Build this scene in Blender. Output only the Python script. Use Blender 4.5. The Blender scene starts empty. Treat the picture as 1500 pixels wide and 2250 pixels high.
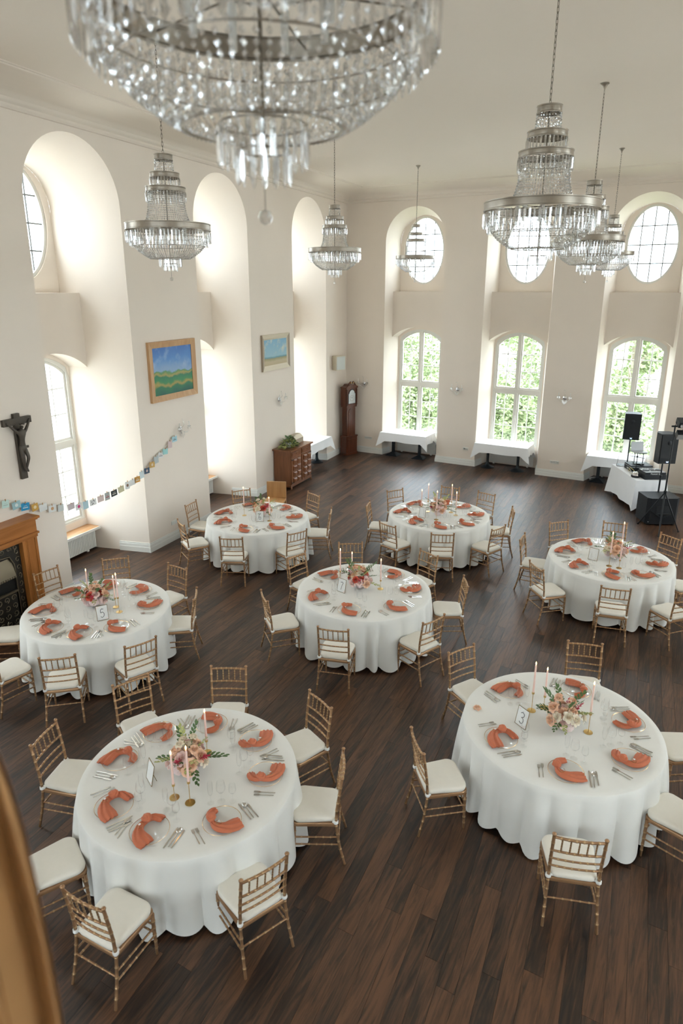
import bpy, math, random
import numpy as np
from mathutils import Vector, Matrix
random.seed(7)
sc = bpy.context.scene
col = sc.collection
PI = math.pi
R_ = math.radians

# ------------------------------------------------------------------ camera
F_PX, PITCH, ROLL, YAW = 1438.53, .2954, .0017, .5044
CAM = np.array([9.8718, -18.1932, 5.0]); DY = -53.1
fw = np.array([-math.sin(YAW)*math.cos(PITCH), math.cos(YAW)*math.cos(PITCH), -math.sin(PITCH)])
rt = np.array([math.cos(YAW), math.sin(YAW), 0.]); up = np.cross(rt, fw)
cr = rt*math.cos(ROLL)+up*math.sin(ROLL); cu = -rt*math.sin(ROLL)+up*math.cos(ROLL)
cam = bpy.data.cameras.new('camera'); camo = bpy.data.objects.new('camera', cam); col.objects.link(camo)
camo.matrix_world = Matrix(((cr[0], cu[0], -fw[0], CAM[0]), (cr[1], cu[1], -fw[1], CAM[1]), (cr[2], cu[2], -fw[2], CAM[2]), (0, 0, 0, 1)))
cam.sensor_fit = 'VERTICAL'; cam.sensor_height = 36; cam.sensor_width = 24
cam.lens = F_PX/2250*36; cam.shift_y = DY/2250
cam.clip_start = .05; cam.clip_end = 300
cam.dof.use_dof = True; cam.dof.focus_distance = 9.5; cam.dof.aperture_fstop = 2.0
sc.camera = camo
def ray(p): return fw+((p[0]-750)/F_PX)*cr-((p[1]-1125-DY)/F_PX)*cu
def onz(p, z):
    d = ray(p); return CAM+d*((z-CAM[2])/d[2])
# left wall leaves the corner (origin) along WD; WN points out of the room
WA = -.0795
WD = np.array([-WA, -1, 0.]); WD /= np.linalg.norm(WD); WN = np.array([WD[1], -WD[0], 0.])
RZ_L = math.atan2(-WD[1], -WD[0]); RZ_B = 0.; RZ_R = math.atan2(WD[1], WD[0])
def LW(s, dep, z=0.): v = WD*s+WN*dep; return (v[0], v[1], z)

# ------------------------------------------------------------------ world, light, exposure
w = bpy.data.worlds.new('sky'); sc.world = w; w.use_nodes = True
bg = w.node_tree.nodes['Background']; bg.inputs[0].default_value = (.81, .905, 1., 1); bg.inputs[1].default_value = 6.0
sc.view_settings.view_transform = 'Standard'; sc.view_settings.look = 'None'
sc.view_settings.exposure = 1.30; sc.view_settings.gamma = 1; sc.view_settings.use_curve_mapping = False
sc.cycles.caustics_reflective = False; sc.cycles.caustics_refractive = False
sc.cycles.use_light_tree = False; sc.cycles.max_bounces = 6; sc.cycles.diffuse_bounces = 4; sc.cycles.glossy_bounces = 3; sc.cycles.transmission_bounces = 4; sc.cycles.transparent_max_bounces = 20
sc.cycles.use_adaptive_sampling = True; sc.cycles.adaptive_threshold = .05; sc.cycles.use_denoising = True
sc.cycles.sample_clamp_indirect = 8
def portal(loc, rz, w_, h_):
    l = bpy.data.lights.new('daylight_portal', 'AREA'); l.shape = 'RECTANGLE'; l.size = w_; l.size_y = h_; l.energy = 1
    l.cycles.is_portal = True
    o = bpy.data.objects.new('daylight_portal', l); col.objects.link(o); o.location = loc
    o.rotation_euler = (R_(-90), 0, rz)      # emits along local -Y of the wall frame, into the room
    return o

# ------------------------------------------------------------------ materials
MT = {}
def nodes(m): return m.node_tree.nodes, m.node_tree.links
def mat(name, c, rough=.6, metal=0., spec=.5, var=0., vscale=8., bump=0., bscale=40., trans=0., ior=1.45, emit=None, es=0., sheen=0., sss=0.):
    m = bpy.data.materials.new(name); m.use_nodes = True; N, L = nodes(m); b = N['Principled BSDF']
    b.inputs['Base Color'].default_value = (*c, 1); b.inputs['Roughness'].default_value = rough; b.inputs['Metallic'].default_value = metal
    b.inputs['Specular IOR Level'].default_value = spec; b.inputs['IOR'].default_value = ior; b.inputs['Transmission Weight'].default_value = trans
    if sheen: b.inputs['Sheen Weight'].default_value = sheen
    if sss: b.inputs['Subsurface Weight'].default_value = sss; b.inputs['Subsurface Radius'].default_value = (.01, .006, .004)
    if emit: b.inputs['Emission Color'].default_value = (*emit, 1); b.inputs['Emission Strength'].default_value = es
    if var or bump:
        tc = N.new('ShaderNodeTexCoord'); nz = N.new('ShaderNodeTexNoise'); nz.inputs['Scale'].default_value = vscale; nz.inputs['Detail'].default_value = 4
        L.new(tc.outputs['Object'], nz.inputs['Vector'])
    if var:
        rp = N.new('ShaderNodeMix'); rp.data_type = 'RGBA'
        rp.inputs[6].default_value = (*[max(0, x*(1-var)) for x in c], 1); rp.inputs[7].default_value = (*[min(1, x*(1+var)) for x in c], 1)
        L.new(nz.outputs['Fac'], rp.inputs[0]); L.new(rp.outputs[2], b.inputs['Base Color'])
    if bump:
        n2 = N.new('ShaderNodeTexNoise'); n2.inputs['Scale'].default_value = bscale; n2.inputs['Detail'].default_value = 3
        L.new(tc.outputs['Object'], n2.inputs['Vector'])
        bp = N.new('ShaderNodeBump'); bp.inputs['Strength'].default_value = bump; bp.inputs['Distance'].default_value = .01
        L.new(n2.outputs['Fac'], bp.inputs['Height']); L.new(bp.outputs[0], b.inputs['Normal'])
    MT[name] = m; return m
def clear(name, tint=(1, 1, 1), gloss=.12, rough=.0, glass=.0, base=.035):
    """thin clear glass: light passes straight through, with a fresnel reflection (and a share of true refraction)"""
    m = bpy.data.materials.new(name); m.use_nodes = True; N, L = nodes(m); N.remove(N['Principled BSDF']); out = N['Material Output']
    t = N.new('ShaderNodeBsdfTransparent'); t.inputs[0].default_value = (*tint, 1)
    g = N.new('ShaderNodeBsdfGlossy'); g.inputs['Roughness'].default_value = rough
    fr = N.new('ShaderNodeLayerWeight'); fr.inputs['Blend'].default_value = .5
    pw = N.new('ShaderNodeMath'); pw.operation = 'POWER'; pw.inputs[1].default_value = 3.5; L.new(fr.outputs['Facing'], pw.inputs[0])
    ma = N.new('ShaderNodeMath'); ma.operation = 'MULTIPLY_ADD'; ma.inputs[1].default_value = gloss; ma.inputs[2].default_value = base; L.new(pw.outputs[0], ma.inputs[0])
    mx = N.new('ShaderNodeMixShader'); L.new(ma.outputs[0], mx.inputs[0]); L.new(t.outputs[0], mx.inputs[1]); L.new(g.outputs[0], mx.inputs[2])
    last = mx
    if glass:
        gl = N.new('ShaderNodeBsdfGlass'); gl.inputs['IOR'].default_value = 1.5; gl.inputs['Color'].default_value = (*tint, 1); gl.inputs['Roughness'].default_value = .02
        m2 = N.new('ShaderNodeMixShader'); m2.inputs[0].default_value = glass; L.new(mx.outputs[0], m2.inputs[1]); L.new(gl.outputs[0], m2.inputs[2]); last = m2
    L.new(last.outputs[0], out.inputs[0]); MT[name] = m; return m
def wood(name, c1, c2, rough=.4, axis='Z', scale=14., stretch=10., bump=.05):
    m = bpy.data.materials.new(name); m.use_nodes = True; N, L = nodes(m); b = N['Principled BSDF']; b.inputs['Roughness'].default_value = rough
    tc = N.new('ShaderNodeTexCoord'); mp = N.new('ShaderNodeMapping'); L.new(tc.outputs['Object'], mp.inputs[0])
    s = [scale]*3; s['XYZ'.index(axis)] = scale/stretch; mp.inputs['Scale'].default_value = s
    nz = N.new('ShaderNodeTexNoise'); nz.inputs['Scale'].default_value = 1; nz.inputs['Detail'].default_value = 5; nz.inputs['Distortion'].default_value = .6; L.new(mp.outputs[0], nz.inputs[0])
    rp = N.new('ShaderNodeValToRGB'); rp.color_ramp.elements[0].position = .3; rp.color_ramp.elements[1].position = .7
    rp.color_ramp.elements[0].color = (*c1, 1); rp.color_ramp.elements[1].color = (*c2, 1); L.new(nz.outputs['Fac'], rp.inputs[0]); L.new(rp.outputs[0], b.inputs['Base Color'])
    bp = N.new('ShaderNodeBump'); bp.inputs['Strength'].default_value = bump; L.new(nz.outputs['Fac'], bp.inputs['Height']); L.new(bp.outputs[0], b.inputs['Normal'])
    MT[name] = m; return m
mat('plaster', (.86, .768, .67), .85, var=.03, vscale=1.5, bump=.05, bscale=120, spec=.25)
mat('ceiling_paint', (.83, .745, .645), .9, spec=.2)
mat('white_trim', (.80, .79, .74), .45)
mat('window_white', (.80, .78, .72), .45)
mat('backlit_grey', (.20, .20, .19), .6)  # oval glazing bars: their backlit darkness is put into the colour
mat('radiator_white', (.82, .81, .77), .4)
clear('pane_glass', (.97, .99, .985), .5)
clear('table_glass', (.996, .998, .998), .45, .04, 0., .018)
clear('crystal', (.97, .975, .975), .6, .08, .24, .30)
mat('cloth', (.79, .77, .715), .9, sheen=.2, var=.02, bump=.06, bscale=300)
mat('white_cloth', (.88, .88, .88), .85, sheen=.2)
mat('cushion', (.80, .745, .645), .9, sheen=.2, var=.03, vscale=20, bump=.08, bscale=260)
mat('tie_white', (.85, .84, .8), .8)
mat('gold_paint', (.36, .205, .105), .36, metal=.55, var=.12, vscale=30)
mat('gold_ring', (.50, .33, .17), .3, metal=.6)
mat('brass', (.62, .42, .16), .28, metal=.95)
mat('gold_rim', (.72, .46, .2), .25, metal=.9)
mat('steel', (.62, .61, .58), .18, metal=1.)
mat('nickel', (.36, .32, .265), .38, metal=.85, var=.1, vscale=40)
mat('chain_metal', (.2, .17, .13), .4, metal=.9)
mat('rust_napkin', (.57, .165, .08), .9, sheen=.15, var=.12, vscale=30, bump=.25, bscale=350)
mat('candle_wax', (.88, .62, .54), .45, sss=.15)
mat('flame', (1, .6, .2), .5, emit=(1, .50, .14), es=14.)
mat('wick', (.05, .04, .03), .9)
mat('black_metal', (.012, .016, .02), .42)
mat('black_plastic', (.012, .014, .017), .5, bump=.1, bscale=300)
mat('black_grille', (.008, .010, .012), .6, bump=.5, bscale=500)
mat('dark_screen', (.01, .012, .015), .12)
mat('grey_plastic', (.45, .46, .47), .4)
mat('silver_mirror', (.75, .77, .8), .12, metal=1.)
mat('blue_led', (.1, .2, .9), .4, emit=(.25, .5, 1.), es=3.)
mat('cable_white', (.75, .74, .68), .5); mat('cable_yellow', (.65, .55, .2), .5); mat('cable_black', (.02, .02, .02), .5)
mat('peach', (.88, .58, .40), .7, var=.12, vscale=25, sss=.1); mat('blush', (.86, .64, .58), .7, var=.1, vscale=25, sss=.1)
mat('cream_petal', (.88, .78, .62), .7, var=.08, vscale=25, sss=.1); mat('coral', (.62, .10, .06), .7, var=.15, vscale=25)
mat('magenta', (.5, .03, .07), .75, var=.2, vscale=40); mat('hydrangea', (.83, .66, .63), .75, var=.15, vscale=60, sss=.1)
mat('leaf', (.09, .16, .05), .55, var=.35, vscale=15); mat('lime_leaf', (.42, .44, .16), .6, var=.3, vscale=15); mat('stem', (.13, .17, .06), .6)
mat('tree_leaf', (.27, .33, .17), .7, var=.3, vscale=1.5); mat('bark', (.30, .26, .21), .9, var=.2, vscale=6, bump=.4, bscale=10)
mat('lawn', (.28, .33, .16), .95, var=.25, vscale=1.2); mat('gravel', (.62, .60, .55), .95, var=.15, vscale=6)
wood('mahogany', (.06, .016, .007), (.14, .042, .018), .28); wood('oak_dark', (.16, .058, .022), (.29, .115, .047), .35)
wood('oak_light', (.42, .21, .075), (.55, .30, .12), .35); wood('mantel_oak', (.33, .115, .022), (.46, .18, .045), .35, axis='X')
wood('mantel_oak_v', (.33, .115, .022), (.46, .18, .045), .35, axis='Z'); wood('sill_wood', (.45, .22, .09), (.60, .34, .16), .35, axis='X')
wood('frame_gold', (.50, .27, .12), (.62, .38, .19), .4); mat('frame_cream', (.72, .63, .48), .5); mat('frame_taupe', (.38, .30, .22), .5)
mat('cast_iron', (.045, .040, .032), .45, metal=.5, bump=.3, bscale=60); mat('iron_light', (.20, .165, .11), .4, metal=.7)
mat('firebox', (.02, .018, .015), .9); mat('bronze', (.085, .070, .055), .45, metal=.4, var=.2, vscale=20)
mat('speaker_cream', (.62, .55, .42), .6); mat('speaker_grille', (.62, .64, .60), .6, bump=.4, bscale=400)
mat('clock_face', (.62, .66, .66), .25); mat('ink', (.03, .03, .035), .6); mat('card_white', (.80, .80, .77), .7); mat('brass_dark', (.25, .17, .07), .4, metal=.8)
mat('pot_white', (.6, .62, .6), .5); mat('box_beige', (.44, .37, .28), .6); mat('curtain_gold', (.60, .33, .12), .75, sheen=.3, var=.15, vscale=6)
mat('bulb_glass', (.8, .78, .72), .3); mat('copper_hearth', (.10, .05, .03), .5)
def floor_mat():
    m = bpy.data.materials.new('floor_wood'); m.use_nodes = True; N, L = nodes(m); b = N['Principled BSDF']
    at = N.new('ShaderNodeAttribute'); at.attribute_name = 'tone'
    tc = N.new('ShaderNodeTexCoord'); mp = N.new('ShaderNodeMapping'); mp.inputs['Scale'].default_value = (26, 2.0, 1); mp.inputs['Rotation'].default_value = (0, 0, 0)
    ad = N.new('ShaderNodeVectorMath'); ad.operation = 'ADD'; sc_ = N.new('ShaderNodeVectorMath'); sc_.operation = 'SCALE'; sc_.inputs['Scale'].default_value = 37.
    L.new(at.outputs['Vector'], sc_.inputs[0]); L.new(tc.outputs['Object'], mp.inputs[0]); L.new(mp.outputs[0], ad.inputs[0]); L.new(sc_.outputs[0], ad.inputs[1])
    nz = N.new('ShaderNodeTexNoise'); nz.inputs['Scale'].default_value = 1.; nz.inputs['Detail'].default_value = 7; nz.inputs['Roughness'].default_value = .65; nz.inputs['Distortion'].default_value = 1.2; L.new(ad.outputs[0], nz.inputs[0])
    n2 = N.new('ShaderNodeTexNoise'); n2.inputs['Scale'].default_value = .22; n2.inputs['Detail'].default_value = 3; L.new(ad.outputs[0], n2.inputs[0])
    mth = N.new('ShaderNodeMath'); mth.operation = 'MULTIPLY_ADD'; mth.inputs[1].default_value = .45; L.new(n2.outputs['Fac'], mth.inputs[0]); L.new(nz.outputs['Fac'], mth.inputs[2])
    m3 = N.new('ShaderNodeMath'); m3.operation = 'MULTIPLY_ADD'; m3.inputs[1].default_value = .20; L.new(at.outputs['Fac'], m3.inputs[0]); L.new(mth.outputs[0], m3.inputs[2])
    rp = N.new('ShaderNodeValToRGB'); e = rp.color_ramp.elements; e[0].position = .58; e[0].color = (.0085, .0062, .0050, 1); e[1].position = 1.0; e[1].color = (.125, .056, .026, 1)
    x = e.new(.76); x.color = (.036, .0185, .0105, 1)
    L.new(m3.outputs[0], rp.inputs[0]); L.new(rp.outputs[0], b.inputs['Base Color'])
    b.inputs['Roughness'].default_value = .43; b.inputs['Specular IOR Level'].default_value = .6
    bp = N.new('ShaderNodeBump'); bp.inputs['Strength'].default_value = .08; bp.inputs['Distance'].default_value = .004; L.new(nz.outputs['Fac'], bp.inputs['Height']); L.new(bp.outputs[0], b.inputs['Normal'])
    MT['floor_wood'] = m
floor_mat()
mat('subfloor', (.02, .014, .01), .8)

# ------------------------------------------------------------------ mesh helpers
class G:
    def __init__(s): s.v = []; s.f = []; s.m = []; s.mi = 0
    def add(s, vs, fs):
        o = len(s.v); s.v += [tuple(v) for v in vs]
        for f in fs: s.f.append(tuple(i+o for i in f)); s.m.append(s.mi)
        return s
    def box(s, c, d, rz=0., M=None):
        hx, hy, hz = d[0]/2, d[1]/2, d[2]/2; ca, sa = math.cos(rz), math.sin(rz); vs = []
        for z in (-hz, hz):
            for x, y in ((-hx, -hy), (hx, -hy), (hx, hy), (-hx, hy)):
                p = Vector((x*ca-y*sa, x*sa+y*ca, z))
                if M is not None: p = M @ p
                vs.append((c[0]+p.x, c[1]+p.y, c[2]+p.z))
        return s.add(vs, [(3, 2, 1, 0), (4, 5, 6, 7), (0, 1, 5, 4), (1, 2, 6, 5), (2, 3, 7, 6), (3, 0, 4, 7)])
    def tube(s, path, r, n=8, cap=True, matf=None, closed=False):
        P = [Vector(p) for p in path]; k = len(P)
        rr = r if isinstance(r, (list, tuple)) else [r]*k
        T = []
        for i in range(k):
            a = P[(i-1) % k] if (closed or i) else P[0]; b = P[(i+1) % k] if (closed or i < k-1) else P[-1]
            t = b-a; T.append(t.normalized() if t.length > 1e-9 else Vector((0, 0, 1)))
        ref = Vector((0, 0, 1)) if abs(T[0].z) < .9 else Vector((1, 0, 0))
        u = (ref-T[0]*ref.dot(T[0])).normalized(); vs = []
        for i in range(k):
            u = (u-T[i]*u.dot(T[i])).normalized(); w_ = T[i].cross(u)
            for j in range(n):
                a = 2*PI*j/n; vs.append(P[i]+(u*math.cos(a)+w_*math.sin(a))*rr[i])
        o = len(s.v); s.v += [tuple(v) for v in vs]
        for i in range(k if closed else k-1):
            i2 = (i+1) % k
            for j in range(n):
                j2 = (j+1) % n; s.f.append((o+i*n+j, o+i*n+j2, o+i2*n+j2, o+i2*n+j)); s.m.append(matf(i) if matf else s.mi)
        if cap and not closed:
            s.f.append(tuple(o+j for j in reversed(range(n)))); s.m.append(s.mi)
            s.f.append(tuple(o+(k-1)*n+j for j in range(n))); s.m.append(s.mi)
        return s
    def lathe(s, prof, n=24, c=(0, 0, 0), closed=False, matf=None, sx=1., sy=1.):
        o = len(s.v); k = len(prof)
        for r, z in prof:
            for j in range(n):
                a = 2*PI*j/n; s.v.append((c[0]+r*math.cos(a)*sx, c[1]+r*math.sin(a)*sy, c[2]+z))
        for i in range(k if closed else k-1):
            i2 = (i+1) % k
            for j in range(n):
                j2 = (j+1) % n; s.f.append((o+i*n+j, o+i*n+j2, o+i2*n+j2, o+i2*n+j)); s.m.append(matf(i) if matf else s.mi)
        if not closed:
            if prof[0][0] > 1e-4: s.f.append(tuple(o+j for j in reversed(range(n)))); s.m.append(s.mi)
            if prof[-1][0] > 1e-4: s.f.append(tuple(o+(k-1)*n+j for j in range(n))); s.m.append(s.mi)
        return s
    def grid(s, rows):
        o = len(s.v); k = len(rows); n = len(rows[0])
        for r in rows: s.v += [tuple(p) for p in r]
        for i in range(k-1):
            for j in range(n-1): s.f.append((o+i*n+j, o+i*n+j+1, o+(i+1)*n+j+1, o+(i+1)*n+j)); s.m.append(s.mi)
        return s
    def loft(s, rings, cap0=False, cap1=False):
        o = len(s.v); n = len(rings[0])
        for r in rings: s.v += [tuple(p) for p in r]
        for i in range(len(rings)-1):
            for j in range(n):
                j2 = (j+1) % n; s.f.append((o+i*n+j, o+i*n+j2, o+(i+1)*n+j2, o+(i+1)*n+j)); s.m.append(s.mi)
        if cap0: s.f.append(tuple(o+j for j in reversed(range(n)))); s.m.append(s.mi)
        if cap1: s.f.append(tuple(o+(len(rings)-1)*n+j for j in range(n))); s.m.append(s.mi)
        return s
    def prism(s, poly, y0, y1):
        """polygon given as (x, z), extruded along y"""
        n = len(poly); vs = [(x, y0, z) for x, z in poly]+[(x, y1, z) for x, z in poly]
        fs = [tuple(range(n)), tuple(reversed(range(n, 2*n)))]+[(i, i+n, (i+1) % n+n, (i+1) % n) for i in range(n)]
        return s.add(vs, fs)
    def zprism(s, poly, z0, z1):
        n = len(poly); vs = [(x, y, z0) for x, y in poly]+[(x, y, z1) for x, y in poly]
        return s.add(vs, [tuple(reversed(range(n))), tuple(range(n, 2*n))]+[(i, (i+1) % n, (i+1) % n+n, i+n) for i in range(n)])
    def mesh(s, name, mats, smooth=None):
        me = bpy.data.meshes.new(name); me.from_pydata(s.v, [], s.f); me.update()
        for x in (mats if isinstance(mats, (list, tuple)) else [mats]): me.materials.append(MT[x])
        if any(s.m): me.polygons.foreach_set('material_index', s.m)
        if smooth is not None:
            me.polygons.foreach_set('use_smooth', [True]*len(s.f))
            if smooth < 179: me.set_sharp_from_angle(angle=R_(smooth))
        return me
def ob(name, me, parent=None, loc=None, rz=None, rot=None, scale=None):
    o = bpy.data.objects.new(name, me); col.objects.link(o)
    if parent is not None: o.parent = parent
    if loc is not None: o.location = loc
    if rot is not None: o.rotation_euler = rot
    elif rz is not None: o.rotation_euler = (0, 0, rz)
    if scale is not None: o.scale = (scale,)*3 if isinstance(scale, (int, float)) else scale
    return o
def tag(o, label, cat, group=None):
    o['label'] = label; o['category'] = cat
    if group: o['group'] = group
    return o
def thing(name, label, cat, loc=(0, 0, 0), rz=0., group=None, rot=None):
    o = bpy.data.objects.new(name, None); col.objects.link(o); o.location = loc; o.empty_display_size = .1
    o.rotation_euler = rot if rot else (0, 0, rz); return tag(o, label, cat, group)
def struct(o): o['kind'] = 'structure'; return o
def part(name, g, mats, parent, smooth=None, **k): return ob(name, g.mesh(name, mats, smooth), parent, **k)
def arc(cx, cz, r, a0, a1, n): return [(cx+r*math.cos(a0+(a1-a0)*i/n), cz+r*math.sin(a0+(a1-a0)*i/n)) for i in range(n+1)]
def clip(poly, x0, x1, z0, z1):
    for ax, val, sg in ((0, x0, 1), (0, x1, -1), (1, z0, 1), (1, z1, -1)):
        out = []
        for i in range(len(poly)):
            a, b = poly[i-1], poly[i]; da = (a[ax]-val)*sg; db = (b[ax]-val)*sg
            if (da >= 0) != (db >= 0):
                t = da/(da-db); out.append((a[0]+(b[0]-a[0])*t, a[1]+(b[1]-a[1])*t))
            if db >= 0: out.append(b)
        poly = out
        if not poly: return []
    return poly
def rayhit(poly, c, a):
    dx, dz = math.cos(a), math.sin(a); best = None
    for i in range(len(poly)):
        (x1, z1), (x2, z2) = poly[i-1], poly[i]; ex, ez = x2-x1, z2-z1; det = -dx*ez+dz*ex
        if abs(det) < 1e-12: continue
        px, pz = x1-c[0], z1-c[1]; t = (-px*ez+pz*ex)/det; u = (dx*pz-dz*px)/det
        if t > 0 and -1e-6 <= u <= 1+1e-6 and (best is None or t < best): best = t
    return (c[0]+dx*best, c[1]+dz*best)
def hole_face(g, outer, inner, c, y, y2=None, n=72):
    """flat face at depth y between outline and hole; y2: depth of the hole's lining"""
    an = sorted(set([2*PI*i/n for i in range(n)]+[math.atan2(p[1]-c[1], p[0]-c[0]) % (2*PI) for p in outer if len(outer) < 12]+[math.atan2(p[1]-c[1], p[0]-c[0]) % (2*PI) for p in (inner if len(inner) < 12 else inner[:2])]))
    A = [rayhit(outer, c, a) for a in an]; B = [rayhit(inner, c, a) for a in an]
    rings = [[(x, y, z) for x, z in A], [(x, y, z) for x, z in B]]
    if y2 is not None: rings.append([(x, y2, z) for x, z in B])
    g.loft(rings)

# ------------------------------------------------------------------ room shell
WID, LEN, HW, HC = 11.0, 20.6, 7.40, 7.65
ZS = 6.29                                  # springing of the tall arches
PT, PB, PC = 4.92, 3.60, 3.91              # panel between the windows: top, arch springing, crown
OV = (6.06, .57, .89)                      # oval: centre height, half width, half height
def oval(a, b, n=64): return [(a*math.cos(2*PI*i/n), OV[0]+b*math.sin(2*PI*i/n)) for i in range(n)]
def winpoly(h, z0, zsp, zc, n=16):
    """arched window outline, half width h, sill z0, springing zsp, crown zc"""
    rise = zc-zsp; r = (h*h+rise*rise)/(2*rise); a = math.asin(h/r); cz = zc-r
    return [(-h, z0), (h, z0)]+arc(0, cz, r, PI/2-a, PI/2+a, n)
WIN_N = [0]
def build_wall(name, rz, loc, u0, u1, cents, a0, a1, dp, dw, detail):
    g = G(); fr = []
    edges = [u0]+[x for c in cents for x in (c-a0, c+a0)]+[u1]
    for i in range(0, len(edges), 2): g.add([(edges[i], 0, 0), (edges[i+1], 0, 0), (edges[i+1], 0, HW), (edges[i], 0, HW)], [(0, 1, 2, 3)])
    for c in cents:
        A = arc(0, ZS, a0, PI, 0, 28)
        g.grid([[(c+x, 0, z) for x, z in A], [(c+x, 0, HW) for x, z in A]])
        o0 = [(-a0, 0)]+A+[(a0, 0)]; o1 = [(-a1, 0)]+arc(0, ZS, a1, PI, 0, 28)+[(a1, 0)]
        g.grid([[(c+x, 0, z) for x, z in o0], [(c+x, dw, z) for x, z in o1]])
        up_out = [(-a1, 4.5), (a1, 4.5)]+arc(0, ZS, a1, 0, PI, 28)
        h = G(); hole_face(h, up_out, oval(OV[1]+.05, OV[2]+.05), (0, OV[0]), dw, dw+.16)
        lo_out = [(-a1, 0), (a1, 0), (a1, 4.5), (-a1, 4.5)]
        hole_face(h, lo_out, winpoly(.70, .62, 3.56, 3.83), (0, 2.2), dw, dw+.16)
        g.add([(x+c, y, z) for x, y, z in h.v], h.f)
    wall = struct(ob(name, g.mesh(name, 'plaster', 35), None, loc, rz))
    ap = a0+(a1-a0)*dp/dw
    for c in cents:
        p = G(); rise = PC-PB; r = (ap*ap+rise*rise)/(2*rise); an = math.asin(ap/r)
        A = arc(0, PC-r, r, PI/2+an, PI/2-an, 20)
        p.grid([[(x, dp, z) for x, z in A], [(x, dp, PT) for x, z in A], [(x, dw+.01, PT) for x, z in A]])
        p.grid([[(x, dp, z) for x, z in A], [(x*a1/ap, dw+.01, z) for x, z in A]])
        part('spandrel_panel', p, 'plaster', wall, 35, loc=(c, 0, 0))
    # baseboards (piers and their returns)
    b = G()
    for z0, z1, t in ((0, .10, .03), (.10, .16, .022), (.16, .19, .012)):
        for i in range(0, len(edges), 2):
            x0, x1 = edges[i], edges[i+1]; b.box(((x0+x1)/2, -t/2, (z0+z1)/2), (x1-x0+2*t*(u0 < x0 or x1 < u1), t, z1-z0))
        for c in cents:
            for sg in (-1, 1):
                ln = .45*dw+.05; sl = (a0-a1)/dw
                b.box((c+sg*(a0-sl*ln/2-t/2), ln/2, (z0+z1)/2), (t, ln, z1-z0), rz=sg*math.atan(sl))
    struct(ob('baseboard_'+name.split('_')[1], b.mesh('baseboard', 'white_trim'), None, loc, rz))
    M = Matrix.Translation(Vector(loc)) @ Matrix.Rotation(rz, 4, 'Z')
    for c in cents:
        for zc, w_, h_ in ((OV[0], 1.2, 1.85), (2.22, 1.42, 3.2)):
            portal(M @ Vector((c, dw+.2, zc)), rz, w_, h_)
        full = detail(c)
        build_window(M, rz, c, dw+.07, True, full); build_window(M, rz, c, dw+.07, False, full)
    return wall
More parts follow.
